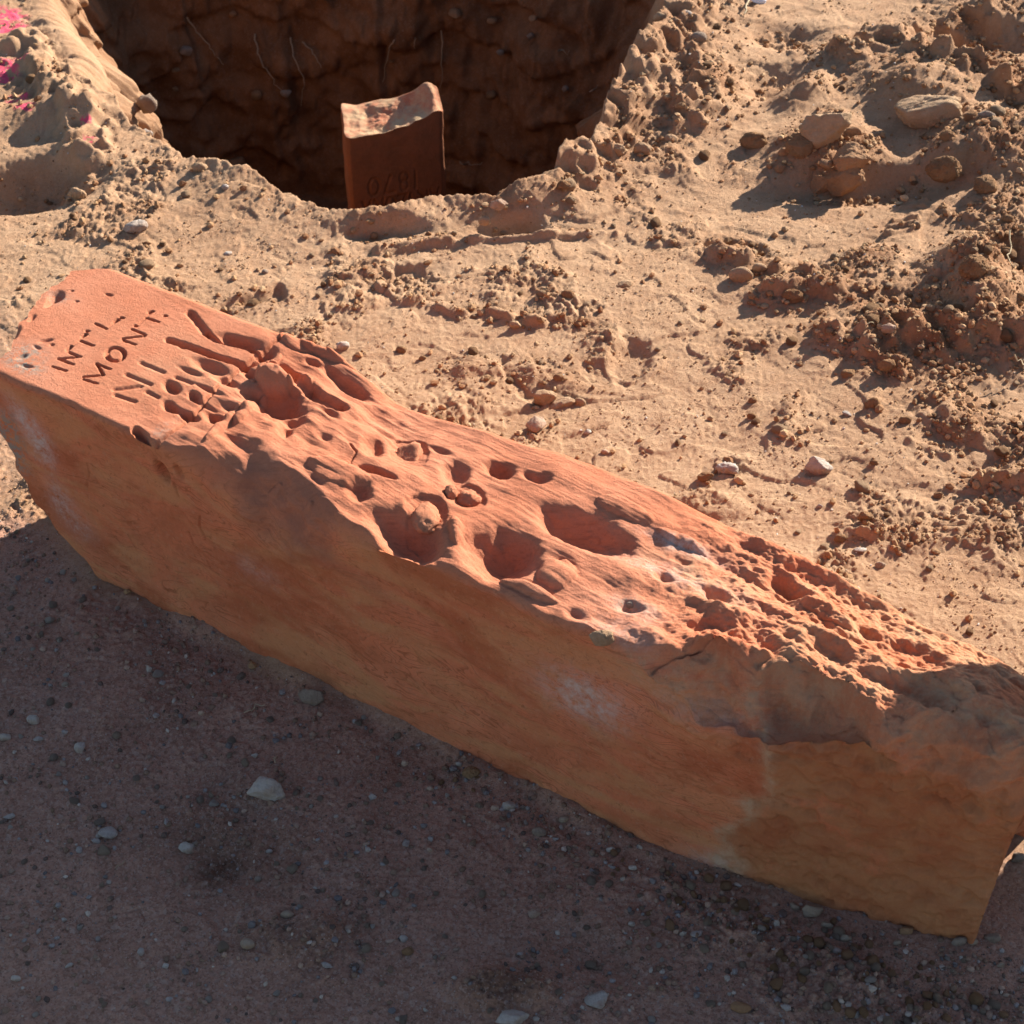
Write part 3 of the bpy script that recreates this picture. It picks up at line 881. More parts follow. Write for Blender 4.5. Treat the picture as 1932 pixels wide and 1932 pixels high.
# end faces: rings from the outline in to a middle
extra = []; nv = len(vs)


def end_cap(row, outward, bulge, flip, seed):
    global nv
    ring0 = P[row]
    c = ring0.mean(0) + outward * bulge
    prev = np.arange(NQ) + row * NQ
    K = 26
    rows = [prev]
    for k in range(1, K + 1):
        f = k / K
        r = ring0 * (1 - f) + c * f + outward * bulge * 0.6 * math.sin(f * math.pi) * 0.5
        nn = fbm3(r * 16, seed, 4)
        r = r + outward * (0.020 * nn * min(1, f * 5))[:, None]
        extra.append(r); rows.append(np.arange(NQ) + nv); nv += NQ
    for a, b in zip(rows[:-1], rows[1:]):
        q = np.stack([a, np.roll(a, -1), np.roll(b, -1), b], -1)
        faces.append(q[:, ::-1] if flip else q)
    return rows


end_cap(0, -SD, 0.012, False, 121)
end_cap(NS - 1, SD, 0.012, True, 131)
vs = np.concatenate([vs] + extra)


def ext(a, val0, val1):
    return np.concatenate([a.ravel(), np.tile(np.full(NQ, 1.0) * 0 + val0, 26), np.tile(np.full(NQ, 1.0) * 0 + val1, 26)])


def spot(u, v, rx, ry, rot=0.0, z=ZT):
    c = st_of(u, v, z); return blob(SS, T, c, rx, ry, math.radians(rot), 1.0) * topw


def fspot(u, v, rx, ry, rot=0.0):
    c = on_face(u, v); return blob(SS, Z, c, rx, ry, math.radians(rot), 1.0) * facew


white = np.clip(fspot(48, 800, .035, .018, -60) * 1.2 + fspot(75, 850, .018, .025, 0) * .9 + fspot(110, 950, .018, .03) * .9 + fspot(150, 1000, .02, .02) * .5 + fspot(1100, 1320, .045, .032) * 1.25 + fspot(1330, 1350, .08, .02) * 0.3
                + spot(1290, 1020, .040, .009, 5) * 1.1 + spot(1235, 1065, .05, .012) * .55 + spot(1330, 1100, .06, .02) * .35 + spot(1200, 1150, .03, .014) * .6
                + spot(1170, 1200, .04, .02) * .5 + spot(1330, 1650, .03, .02), 0, 1)
white = np.clip(white + fspot(1335, 1640, .03, .02) * .6 + fspot(480, 1080, .03, .02) * .4, 0, 1)
dust = np.clip(spot(1330, 1085, .06, .03) * .7 + sstep(0.45, 0.8, SS) * topw * 0.75 + spot(330, 700, .1, .08) * .25 + fspot(1340, 1300, .1, .04) * .8 + fspot(1600, 1370, .09, .03) * 0.3
               + fspot(1250, 1270, .05, .02) * .5, 0, 1)
grey = np.clip(spot(45, 688, .025, .012) * 1.2 + spot(55, 665, .02, .015) + spot(110, 560, .02, .012) * .6 + spot(300, 815, .01, .03) * .5 + spot(1190, 1140, .02, .01) * 1.0, 0, 1)
lend = sstep(S0 + 0.035, S0 + 0.005, SS) * facew * sstep(0.0, 0.05, Z - 0.10) * sstep(0.24, 0.2, Z)
grey = np.clip(grey + lend * 1.0, 0, 1)
purple = np.clip(bevw * (0.75 + 0.6 * n2(SS * 14, Z * 18, 117)) * sstep(0.26, 0.14, SS) * sstep(-0.10, 0.02, SS) + fspot(560, 1010, .16, .012, -18) * 0.5, 0, 1)
band = np.clip(topw * sstep(-0.1, 0.1, SS) * sstep(0.65, 0.45, SS) + bevw, 0, 1)
stone = bpy.data.objects.new('boundary_stone', None); COL.objects.link(stone)
block = link_mesh('block', vs, faces, M_STONE, attrs={
    'face': ext(facew * (1 - ffoot), 1, 0), 'top': ext(topw * (1 - footr * 0.5), 0, 0), 'foot': ext(np.clip(ffoot * (0.25 + 0.75 * facew) * (1 - 0.85 * fq * kn([(0.5, 0), (0.57, 1), (0.74, 1), (0.80, 0.3), (1.02, 0.3)], s_arr)[:, None]), 0, 1), 0, 1),
    'white': ext(white, 0.2, 0), 'dust': ext(dust, 0.2, 0.4), 'grey': ext(grey, 0.5, 0), 'purple': ext(purple, 0, 0), 'band': ext(band, 0, 0), 'rimdust': ext(rimd, 0, 0)}, parent=stone)
tag(stone, 'long red sandstone boundary stone lying on the dirt, lettered head and worn hollows', 'boundary stone')


def stone_z(u, v):
    c = st_of(u, v)
    i = np.argmin(np.abs(s_arr - c[0]))
    k = NF + NC + np.argmin(np.abs(T[i, NF + NC:NF + NC + NTOP] - c[1]))
    return P[i, k]


# ------------------------------------------------------------------ rocks, clods and pebbles
_ico = {}


def ico(n):
    if n not in _ico:
        import bmesh
        bm = bmesh.new(); bmesh.ops.create_icosphere(bm, subdivisions=n, radius=1.0)
        bm.verts.ensure_lookup_table()
        v = np.array([q.co[:] for q in bm.verts]); f = np.array([[q.index for q in p.verts] for p in bm.faces], np.int32)
        bm.free(); _ico[n] = (v / np.linalg.norm(v, axis=1, keepdims=True), f)
    return _ico[n]


def rock_shape(seed, kind='angular', sub=3):
    """unit rock: 'angular' broken stone, 'round' pebble, 'clod' crumbly dirt, 'flat' shard"""
    r = np.random.default_rng(seed)
    v, f = ico(sub)
    if kind in ('angular', 'flat'):
        nrm = r.normal(size=(11, 3)); nrm /= np.linalg.norm(nrm, axis=1, keepdims=True)
        dd = r.uniform(0.62, 1.0, 11)
        c = np.maximum(v @ nrm.T, 1e-3)
        q = np.minimum(dd / c, 3)
        rad = -np.log(np.exp(-60 * q).sum(1)) / 60
        rad = np.clip(rad, 0.35, 1.2) * (1 + 0.10 * fbm3(v * 2.5 + seed, seed, 4, 0.6))
    elif kind == 'round':
        rad = 1 + 0.14 * n3(v * 1.1 + seed * 3.1, seed) + 0.02 * fbm3(v * 4 + seed, seed, 2)
    else:
        rad = 0.86 + 0.22 * n3(v * 1.3 + seed * 1.7, seed) + 0.22 * np.abs(n3(v * 3.2 + seed, seed + 1)) + 0.13 * np.abs(n3(v * 7.5 + seed, seed + 2)) \
            + (0.07 * np.abs(n3(v * 16 + seed, seed + 3)) if sub >= 4 else 0)
    p = v * rad[:, None]
    p = p - (p.max(0) + p.min(0)) / 2
    return p / ((p.max(0) - p.min(0)) / 2), f


_sc = [100]


def put(name, u, v, w, h, mat, kind, label, cat, sub=3, sink=0.28, lift=0.0, rot=None, flat=None, on=None, group=None):
    """a stone of its own, w x h as it appears (in the 1932-wide picture), standing on the ground there"""
    _sc[0] += 1
    p0 = at(u, v, 0.0)
    for _ in range(3):
        gz_ = float(gh(p0[0], p0[1])) if on is None else on
        k = slant(p0) / FPX
        sx = w * k / 2
        hh = h * k
        sz = flat * sx if flat else (0.85 * sx if name == 'boulder' else min(0.80 * sx, 0.62 * hh))
        el_ = math.atan2(CAM_H, math.hypot(p0[0], p0[1]))
        sy = max((hh - 2 * sz * math.cos(el_) * 0.8) / (2 * math.sin(el_)), 0.55 * sx)
        zc = gz_ + sz * (1 - 2 * sink) + lift
        p0 = at(u, v, zc)
    p, f = rock_shape(_sc[0], kind, sub)
    p = p * np.array([sx, sy, sz])
    o = link_mesh(name, p, f, MATS[mat], smooth=True)
    o.location = p0
    o.rotation_euler = (random.uniform(-.15, .15), random.uniform(-.15, .15) if rot is None else math.radians(rot), random.uniform(-.3, .3))
    return tag(o, label, cat, group)


ROCKS = [
    # shaded gravel in front of the stone
    ('stone', 500, 1488, 74, 58, 'white', 'angular', 'large pale stone with one pointed end, biggest in the shaded gravel', 4),
    ('stone', 587, 1316, 54, 44, 'grey', 'angular', 'grey brown rock touching the foot of the lying stone, left half', 4),
    ('pebble', 62, 1359, 26, 23, 'white', 'angular', 'pale blocky pebble near the left edge, in front of the stone head', 3),
    ('pebble', 150, 1410, 22, 27, 'white', 'angular', 'pale upright pebble in shade, right of the left edge pair', 3),
    ('pebble', 205, 1571, 38, 30, 'blue', 'flat', 'flat bluish white shard lying in the shade left of the large pale stone', 3),
    ('pebble', 352, 1601, 30, 28, 'white', 'angular', 'white angular pebble beside the damp dark patch', 3),
    ('pebble', 367, 1592, 15, 14, 'grey', 'angular', 'small grey pebble leaning on the white angular pebble', 3),
    ('pebble', 295, 1350, 14, 14, 'blue', 'flat', 'little bluish white chip in the upper left of the shade', 3),
    ('pebble', 467, 1781, 28, 27, 'beige', 'round', 'round beige pebble in the lower left shade', 3),
    ('pebble', 542, 1726, 27, 18, 'beige', 'round', 'oval beige pebble above the round beige one', 3),
    ('pebble', 266, 1796, 14, 19, 'blue', 'angular', 'upright pale chip left of the round beige pebble', 3),
    ('pebble', 313, 1823, 13, 13, 'white', 'angular', 'small white chip low in the left shade', 3),
    ('pebble', 30, 1846, 20, 16, 'white', 'round', 'oval pale pebble at the lower left edge', 3),
    ('pebble', 617, 1821, 25, 12, 'blue', 'flat', 'long white sliver right of the round beige pebble', 3),
    ('stone', 8, 1391, 28, 22, 'white', 'angular', 'white rock half buried and cut by the left edge of the view', 3),
    ('pebble', 17, 1541, 24, 13, 'blue', 'flat', 'flat pale chip at the left edge, level with the large pale stone', 3),
    ('pebble', 130, 1821, 17, 9, 'white', 'flat', 'thin white shard tilted in the lower left shade', 3),
    ('pebble', 72, 1394, 20, 13, 'blue', 'flat', 'flat whitish chip just below the blocky pale pebble', 3),
    ('pebble', 480, 1425, 13, 12, 'white', 'angular', 'small white pebble above the large pale stone', 3),
    ('pebble', 380, 1345, 13, 12, 'pink', 'round', 'small pinkish pebble near the lying stone, left half', 3),
    ('pebble', 508, 1606, 14, 10, 'blue', 'angular', 'bluish chip right of the damp dark patch', 3),
    ('pebble', 121, 1735, 11, 11, 'white', 'angular', 'single white chip midway down the left shade', 3),
    ('pebble', 150, 1603, 13, 14, 'blue', 'flat', 'pale chip left of the flat bluish shard', 3),
    ('pebble', 123, 1291, 15, 13, 'grey', 'round', 'dark grey pebble in shade under the stone head', 3),
    ('pebble', 320, 1885, 14, 11, 'blue', 'flat', 'pale chip near the bottom edge, left third', 3),
    ('pebble', 487, 1658, 14, 14, 'grey', 'round', 'dull grey round pebble below the damp dark patch', 3),
    ('pebble', 1017, 1570, 29, 26, 'grey', 'round', 'smooth egg shaped olive grey pebble in front of the stone', 3),
    ('pebble', 1064, 1546, 19, 17, 'beige', 'round', 'beige pebble close behind the egg shaped grey one', 3),
    ('pebble', 959, 1521, 28, 18, 'white', 'angular', 'pale oblong pebble at the end of the crumb heap', 3),
    ('pebble', 934, 1525, 17, 14, 'pink', 'angular', 'pinkish pebble just left of the pale oblong pebble', 3),
    ('dirt_clod', 889, 1458, 36, 28, 'clod', 'clod', 'brown clod against the middle of the lying stone', 4),
    ('pebble', 764, 1440, 14, 15, 'pink', 'round', 'pinkish round pebble close to the stone, left of its middle', 3),
    ('pebble', 1009, 1721, 28, 22, 'pink', 'flat', 'flat pinkish grey pebble in the middle of the shade', 3),
    ('pebble', 1191, 1743, 16, 14, 'white', 'angular', 'pale pebble with a dark hollow beside it', 3),
    ('pebble', 1194, 1638, 17, 13, 'white', 'angular', 'white pebble below the right middle of the lying stone', 3),
    ('pebble', 1152, 1603, 18, 11, 'white', 'round', 'flat oval pale pebble under the stone edge', 3),
    ('pebble', 762, 1771, 16, 18, 'blue', 'angular', 'bluish pale chip in front of a brown clod', 3),
    ('dirt_clod', 769, 1795, 24, 22, 'clod', 'clod', 'brown clod in the low middle of the shade', 3),
    ('stone', 1126, 1888, 46, 42, 'white', 'flat', 'pale triangular stone near the bottom edge', 4),
    ('stone', 967, 1921, 68, 28, 'white', 'angular', 'white crumbly rock cut by the bottom edge', 4),
    ('pebble', 694, 1603, 12, 13, 'white', 'angular', 'tiny white cube shaped chip, middle of the shade', 3),
    ('pebble', 766, 1590, 14, 18, 'blue', 'flat', 'upright pale chip right of the tiny white cube', 3),
    ('pebble', 811, 1603, 11, 11, 'pink', 'round', 'pinkish bead sized pebble in the middle shade', 3),
    ('pebble', 1117, 1610, 13, 16, 'beige', 'angular', 'narrow beige pebble left of the white one by the stone', 3),
    ('pebble', 1252, 1655, 19, 11, 'pink', 'flat', 'flat pinkish chip in front of the bend of the stone', 3),
    ('pebble', 804, 1906, 12, 10, 'white', 'angular', 'white chip near the bottom edge, left of the crumbly rock', 3),
    ('pebble', 1167, 1911, 11, 14, 'grey', 'round', 'grey oval pebble right of the pale triangular stone', 3),
    ('pebble', 982, 1800, 13, 10, 'blue', 'flat', 'pale chip above the dark clod by the bottom edge', 3),
    ('pebble', 857, 1845, 12, 11, 'blue', 'round', 'blue grey pebble low in the middle shade', 3),
    ('pebble', 1187, 1778, 14, 12, 'grey', 'round', 'grey brown pebble under the pale one with the hollow', 3),
    ('pebble', 866, 1441, 14, 12, 'blue', 'round', 'blue grey pebble close to the stone beside the brown clod', 3),
    ('pebble', 1059, 1561, 10, 12, 'white', 'angular', 'small white pebble right of the egg shaped one', 3),
    ('pebble', 812, 1488, 15, 13, 'pink', 'angular', 'pink pebble left of the crumb heap', 3),
    ('stone', 1533, 1718, 43, 40, 'beige', 'angular', 'pale brown lump wedged under the foot of the lying stone', 4),
    ('pebble', 1500, 1711, 22, 22, 'beige', 'angular', 'brownish pebble left of the lump under the foot', 3),
    ('stone', 1810, 1776, 31, 22, 'grey', 'round', 'grey oval stone right of the stone foot corner, leftmost of a row', 3),
    ('stone', 1711, 1756, 28, 21, 'brown', 'angular', 'brown stone in the rubble below the foot', 3),
    ('pebble', 1836, 1777, 19, 18, 'beige', 'round', 'beige pebble right of the grey oval stone', 3),
    ('stone', 1873, 1770, 32, 22, 'grey', 'angular', 'dark greenish grey stone at the lower right', 3),
    ('pebble', 1578, 1793, 27, 14, 'white', 'flat', 'dusty white flat pebble under the rubble', 3),
    ('pebble', 1561, 1745, 23, 19, 'beige', 'angular', 'brown grey pebble right below the wedged lump', 3),
    ('pebble', 1596, 1770, 23, 17, 'beige', 'angular', 'squarish pebble in the middle of the foot rubble', 3),
    ('pebble', 1693, 1778, 17, 16, 'beige', 'round', 'round pebble left of the brown stone in the rubble', 3),
    ('pebble', 1635, 1721, 12, 11, 'white', 'round', 'pale bead like pebble at the foot of the stone', 3),
    ('pebble', 1445, 1735, 18, 14, 'brown', 'angular', 'brown pebble left of the foot rubble', 3),
    ('pebble', 1383, 1697, 11, 11, 'white', 'angular', 'little pale pebble where the foot begins', 3),
    ('pebble', 1616, 1913, 13, 19, 'blue', 'angular', 'bluish pebble at the bottom edge, right half', 3),
    ('pebble', 1315, 1763, 26, 12, 'blue', 'flat', 'flat whitish chip left of the foot, out in the shade', 3),
    ('pebble', 1815, 1808, 12, 11, 'white', 'angular', 'white chip below the grey oval stone', 3),
    ('pebble', 1835, 1851, 12, 11, 'pink', 'angular', 'pink chip low at the right', 3),
    ('pebble', 1898, 1878, 14, 12, 'pink', 'angular', 'pinkish chip in the bottom right corner', 3),
    ('stone', 1398, 1901, 40, 20, 'brown', 'round', 'smooth brown stone almost sunk at the bottom edge', 3),
    ('pebble', 1888, 1821, 15, 13, 'beige', 'angular', 'beige pebble at the right edge below the dark grey stone', 3),
    ('stone', 1921, 1618, 32, 22, 'grey', 'angular', 'dark stone at the right edge behind the stone foot', 3),
    # sunlit dirt behind the stone
    ('stone', 1545, 883, 54, 38, 'white', 'angular', 'white angular rock alone on the sunlit dirt', 4),
    ('stone', 1372, 884, 48, 20, 'white', 'clod', 'white crumbly rock beside a brown clod behind the stone', 4),
    ('dirt_clod', 1331, 901, 32, 27, 'clod', 'angular', 'brown clod leaning on the white crumbly rock', 4),
    ('dirt_clod', 1633, 975, 30, 26, 'clod', 'angular', 'brown blocky clod right of the white angular rock', 4),
    ('dirt_clod', 1771, 935, 19, 18, 'clod', 'angular', 'small brown clod with a long shadow near the right edge', 3),
    ('pebble', 1623, 1038, 26, 15, 'white', 'flat', 'flat white stone on the sunlit dirt close to the lying stone', 3),
    ('stone', 1398, 520, 46, 33, 'tan', 'round', 'rounded tan stone, the larger of a pair on the sunlit dirt', 4),
    ('stone', 1433, 506, 28, 18, 'tan', 'round', 'smaller tan stone behind the rounded tan one', 3),
    ('dirt_clod', 1758, 688, 21, 19, 'clod', 'round', 'round brown clod at the lower edge of the churned dirt', 3),
    ('dirt_clod', 1676, 620, 28, 24, 'pink', 'clod', 'clod with a pale side amid the churned dirt', 4),
    ('dirt_clod', 1708, 793, 25, 20, 'clod', 'clod', 'brown clod below the churned dirt', 3),
    ('dirt_clod', 1646, 761, 33, 22, 'clod', 'clod', 'wide crumbly clod left of a brown one below the churned dirt', 3),
    ('dirt_clod', 1585, 1016, 24, 18, 'clod', 'clod', 'crumbly clod behind the flat white stone', 3),
    ('pebble', 1661, 1066, 21, 11, 'beige', 'angular', 'beige chip with a brown crumb close to the lying stone', 3),
    ('pebble', 1598, 780, 19, 12, 'blue', 'flat', 'whitish chip flush with the sunlit dirt', 3),
    ('pebble', 1546, 956, 13, 11, 'white', 'angular', 'small white chip below the white angular rock', 3),
    ('dirt_clod', 1420, 755, 17, 16, 'clod', 'clod', 'upper of two small clods in the sunlit middle', 3),
    ('dirt_clod', 1418, 785, 18, 15, 'clod', 'clod', 'lower of two small clods in the sunlit middle', 3),
    ('dirt_clod', 1648, 873, 17, 14, 'clod', 'clod', 'little clod right of the white angular rock', 3),
    ('stone', 1011, 803, 40, 48, 'pink', 'angular', 'pinkish white stone standing right behind the lying stone', 4),
    ('pebble', 1109, 816, 15, 15, 'white', 'angular', 'white pebble right of the standing pinkish stone', 3),
    ('pebble', 1141, 853, 15, 13, 'pink', 'round', 'pinkish pebble just above the edge of the lying stone', 3),
    ('crust_plate', 1026, 750, 47, 28, 'tan', 'angular', 'thick tan plate of crust in the broken patch', 4),
    ('crust_plate', 1061, 761, 50, 17, 'tan', 'flat', 'thin tan flake of crust sticking out of the broken patch', 4),
    ('crust_plate', 1094, 759, 24, 20, 'tan', 'clod', 'tan lump of crust at the right of the broken patch', 3),
    ('pebble', 647, 653, 26, 20, 'white', 'clod', 'white pebble right behind the upper edge of the lying stone', 3),
    ('dirt_clod', 1071, 556, 26, 22, 'clod', 'clod', 'brown clod in the middle of the sunlit dirt', 3),
    ('dirt_clod', 1180, 535, 38, 18, 'tan', 'flat', 'overhanging tan flake with a dark shadow under it', 4),
    ('dirt_clod', 757, 660, 21, 17, 'clod', 'clod', 'brown clod behind the lying stone, left of the middle', 3),
    ('dirt_clod', 797, 676, 15, 12, 'clod', 'clod', 'small brown clod beside the larger one behind the stone', 3),
    ('dirt_clod', 972, 613, 22, 17, 'tan', 'angular', 'tan clod on a low broken ridge', 3),
    ('dirt_clod', 1054, 713, 22, 20, 'clod', 'clod', 'crumbly clod above the broken patch', 3),
    # round the pit
    ('dirt_clod', 941, 385, 34, 25, 'pink', 'angular', 'reddish flat clod set in the near rim of the pit', 4),
    ('dirt_clod', 1164, 283, 34, 26, 'tan', 'clod', 'left one of two round clods on the right rim of the pit', 4),
    ('dirt_clod', 1212, 283, 36, 24, 'tan', 'clod', 'right one of two round clods on the right rim of the pit', 4),
    ('dirt_clod', 1064, 350, 30, 26, 'clod', 'clod', 'clod on the very edge where the pit rim turns', 4),
    ('dirt_clod', 914, 417, 24, 20, 'tan', 'clod', 'tan clod left of the hollow in the near rim', 3),
    ('dirt_clod', 1246, 33, 28, 18, 'tan', 'clod', 'tan clod high on the right rim of the pit', 3),
    ('dirt_clod', 1264, 262, 30, 14, 'tan', 'angular', 'long tan clod right of the pair on the pit rim', 3),
    ('stone', 255, 427, 48, 20, 'white', 'clod', 'white lumpy rock lying left between pit and stone', 4),
    ('dirt_clod', 147, 367, 36, 26, 'tan', 'clod', 'pale clod at the mouth of the left scoop', 4),
    ('pebble', 425, 353, 14, 13, 'blue', 'round', 'bluish pebble on the near left rim of the pit', 3),
    ('dirt_clod', 378, 317, 34, 18, 'tan', 'clod', 'flat clod on the left rim of the pit', 3),
    ('pebble', 430, 478, 16, 11, 'white', 'flat', 'white chip on the sunlit dirt above the stone head', 3),
    ('pebble', 500, 513, 13, 14, 'grey', 'round', 'grey pebble on the sunlit dirt above the stone head', 3),
    # boulder pile and bank at the upper right
    ('boulder', 1555, 247, 88, 72, 'tan', 'angular', 'large pale tan boulder on top of the rock pile', 5),
    ('boulder', 1608, 303, 64, 58, 'brown', 'angular', 'brown angular boulder right of the pile middle', 4),
    ('boulder', 1593, 338, 72, 34, 'brown', 'angular', 'long slanting brown rock at the front of the pile', 4),
    ('boulder', 1553, 348, 44, 34, 'brown', 'angular', 'reddish brown rock, lowest left of the pile', 4),
    ('boulder', 1508, 277, 50, 40, 'clod', 'angular', 'brown clod like rock at the left of the pile', 4),
    ('stone', 1610, 252, 34, 28, 'brown', 'angular', 'small brown rock right behind the large tan boulder', 3),
    ('stone', 1471, 317, 21, 22, 'brown', 'angular', 'small brown block left below the pile', 3),
    ('stone', 1478, 287, 20, 16, 'brown', 'angular', 'small brown rock at the left end of the pile', 3),
    ('stone', 1558, 309, 26, 28, 'brown', 'angular', 'brown rock half hidden in the middle of the pile', 3),
    ('stone', 1588, 362, 18, 13, 'brown', 'angular', 'little brown stone in front of the pile', 3),
    ('dirt_clod', 1781, 320, 70, 58, 'clod', 'clod', 'large rough clod right of the rock pile', 5),
    ('dirt_clod', 1421, 267, 54, 40, 'clod', 'clod', 'crumbling clod left of the rock pile', 4),
    ('stone', 1318, 72, 32, 26, 'grey', 'round', 'grey stone at the upper right of the pit rim', 3),
    ('stone', 1861, 220, 34, 20, 'grey', 'clod', 'grey clod behind the crust slab', 3),
    ('dirt_clod', 1831, 220, 26, 22, 'clod', 'clod', 'brown clod on the right end of the crust slab', 3),
    ('stone', 1296, 28, 22, 17, 'white', 'round', 'pale stone at the top edge by the pit rim', 3),
    ('dirt_clod', 1861, 350, 46, 48, 'clod', 'clod', 'tall rough clod at the far right of the bank', 4),
    ('dirt_clod', 1788, 257, 32, 26, 'clod', 'clod', 'brown clod under the crust slab', 4),
    ('dirt_clod', 1901, 413, 24, 22, 'clod', 'clod', 'round clod at the right edge above the churned dirt', 3),
    ('dirt_clod', 1838, 506, 66, 60, 'clod', 'clod', 'big crumbly clod crowning the churned mound', 5),
    ('dirt_clod', 1600, 705, 30, 15, 'clod', 'angular', 'oblong clod in the raised lip of the churned dirt', 3),
    ('dirt_clod', 1672, 690, 34, 20, 'clod', 'angular', 'long clod at the end of the raised lip', 3),
    ('dirt_clod', 1496, 560, 44, 34, 'clod', 'clod', 'crumbly clod heading the shadowed lip, left of the churned dirt', 4),
    ('dirt_clod', 1925, 560, 24, 24, 'clod', 'clod', 'brown clod at the right edge beside the churned mound', 3),
]
for name, u, v, w_, h_, mat, kind, label, sub in ROCKS:
    if name == 'boulder': w_, h_, sub = w_ * 1.12, h_ * 1.12, 5
    put(name, u, v, w_, h_, mat, kind, label, name.replace('_', ' '), sub=sub, sink=0.18 if name == 'boulder' else 0.30 if kind != 'flat' else 0.25,
        flat=0.35 if kind == 'flat' else None)
# the slab of crust in the bank
put('crust_slab', 1752, 208, 128, 62, 'tan', 'angular', 'broad flat slab of tan crust on the bank at the upper right', 'crust slab', sub=5, sink=0.36, lift=0.012, flat=0.45)
# a crumb of dirt and lime left on the lying stone
q = stone_z(1135, 1196)
put('dirt_crumb', 1135, 1203, 48, 34, 'tan', 'clod', 'tan crumb of dirt stuck on the near edge of the lying stone', 'dirt clod', sub=4, on=float(q[2]) - 0.004)
q = stone_z(1193, 1143)
put('dirt_crumb', 1193, 1143, 26, 16, 'grey', 'clod', 'greyish crumb of dirt caught in a hollow of the lying stone', 'dirt clod', sub=3, on=float(q[2]))

# hard lumps in the hollows belong to the stone
for u, v, w_, h_, hgt in ((771, 831, 60, 46, .006), (884, 927, 50, 36, .007), (851, 919, 26, 22, .005), (803, 965, 60, 60, .010)):
    q = stone_z(u, v)
    k = slant(q) / FPX
    p, f = rock_shape(int(u), 'angular' if u < 800 else 'clod', 4)
    p = p * np.array([w_ * k / 2, h_ * k / 2 / 0.68, 0.011]) * 0.97
    a_ = np.array(q) + np.array([0, 0, 0.0015])
    o = link_mesh('nodule', p + a_, f, M_STONE, parent=stone, attrs={
        'face': np.zeros(len(p)), 'top': np.ones(len(p)), 'foot': np.zeros(len(p)), 'white': np.zeros(len(p)), 'dust': np.full(len(p), .2), 'grey': np.zeros(len(p)),
        'purple': np.zeros(len(p)), 'band': np.zeros(len(p)), 'rimdust': np.zeros(len(p))})

# ------------------------------------------------------------------ repeated pebbles and clods (one mesh per form, many copies)
proto_p = [rock_shape(900 + k, 'angular' if k % 4 else 'round', 3) for k in range(9)]
proto_c = [rock_shape(950 + k, 'clod', 3) for k in range(9)]


def proto_obj(name, ps, mats, label, cat, group):
    out_ = []
    for k, (p, f) in enumerate(ps):
        for m in mats:
            out_.append((name, p, f, m))
    meshes = []
    for name_, p, f, m in out_:
        o = link_mesh(name_, p, f, m); meshes.append(tag(o, label, cat, group))
    return meshes


def free_spot(x, y, marg=0.012):
    b = (x - A0[0]) * TD[0] + (y - A0[1]) * TD[1]; s_ = (x - A0[0]) * SD[0] + (y - A0[1]) * SD[1]
    if S0 - 0.02 < s_ < 1.05 and -marg + float(face_shift(np.array(s_))) < b < TW + marg: return False
    th_ = math.atan2(y - PIT_C[1], x - PIT_C[0])
    return math.hypot(x - PIT_C[0], y - PIT_C[1]) > float(pit_R(np.array(th_))) + 0.02


def scatter(protos, n, lo, hi, accept, sink, relabel=None):
    cnt = 0; used = set(); tries = 0
    while cnt < n and tries < 60000:
        tries += 1
        u, v = random.uniform(-30, 1962), random.uniform(0, 1940)
        p_ = at(u, v)
        if not free_spot(p_[0], p_[1]): continue
        if random.random() > accept(p_[0], p_[1]): continue
        k = random.randrange(len(protos))
        src = protos[k]
        if k in used:
            o = src.copy(); COL.objects.link(o)
        else:
            o = src; used.add(k)
        r_ = lo * (hi / lo) ** (random.random() ** 2.2)
        o.scale = (r_ * random.uniform(.85, 1.2), r_ * random.uniform(.75, 1.1), r_ * random.uniform(.55, .85))
        o.rotation_euler = (random.uniform(-.3, .3), random.uniform(-.3, .3), random.uniform(0, 6.28))
        o.location = (p_[0], p_[1], float(gh(p_[0], p_[1])) + o.scale[2] * (1 - 2 * sink))
        if relabel: relabel(o, p_[0], p_[1])
        cnt += 1
    for k, src in enumerate(protos):
        if k not in used: bpy.data.objects.remove(src)


def acc_shade(x, y):
    g = float(gmask(ggrav, x, y))
    b = (x - A0[0]) * TD[0] + (y - A0[1]) * TD[1]
    return (0.25 + 0.75 * math.exp(-abs(b) / 0.08)) if g > 0.6 else 0


def acc_sun(x, y):
    return 0.15 + 1.0 * float(gmask(gdist, x, y)) if gmask(ggrav, x, y) < 0.4 else 0


pp = proto_obj('pebble', proto_p[:6], [M_BEIGE, M_WHITE, M_GREY], 'small pebble scattered in the shaded gravel in front of the lying stone', 'pebble',
               'small pebbles in the shaded gravel')


def lab_peb(o, x, y):
    tone = {'beige_pebble': 'beige', 'pale_limestone': 'whitish', 'grey_pebble': 'dull grey'}[o.data.materials[0].name]
    b = (x - A0[0]) * TD[0] + (y - A0[1]) * TD[1]; s_ = (x - A0[0]) * SD[0] + (y - A0[1]) * SD[1]
    row = 'close along the lying stone' if b > -0.07 else 'in the open gravel' if b > -0.25 else 'far out in the gravel'
    side = 'by its lettered head' if s_ < 0.0 else 'by its middle' if s_ < 0.42 else 'by its rough foot'
    o['label'] = 'small %s pebble in shade, %s, %s' % (tone, row, side)


def lab_clod(o, x, y):
    tone = 'brown' if o.data.materials[0].name == 'dirt_clod' else 'tan'
    side = 'left' if x < -0.2 else 'middle' if x < 0.2 else 'right'
    row = 'level with the pit' if y > 2.45 else 'between pit and lying stone' if y > 2.0 else 'just behind the lying stone'
    o['label'] = 'small %s crumbly clod on the sunlit dirt, %s side, %s' % (tone, side, row)


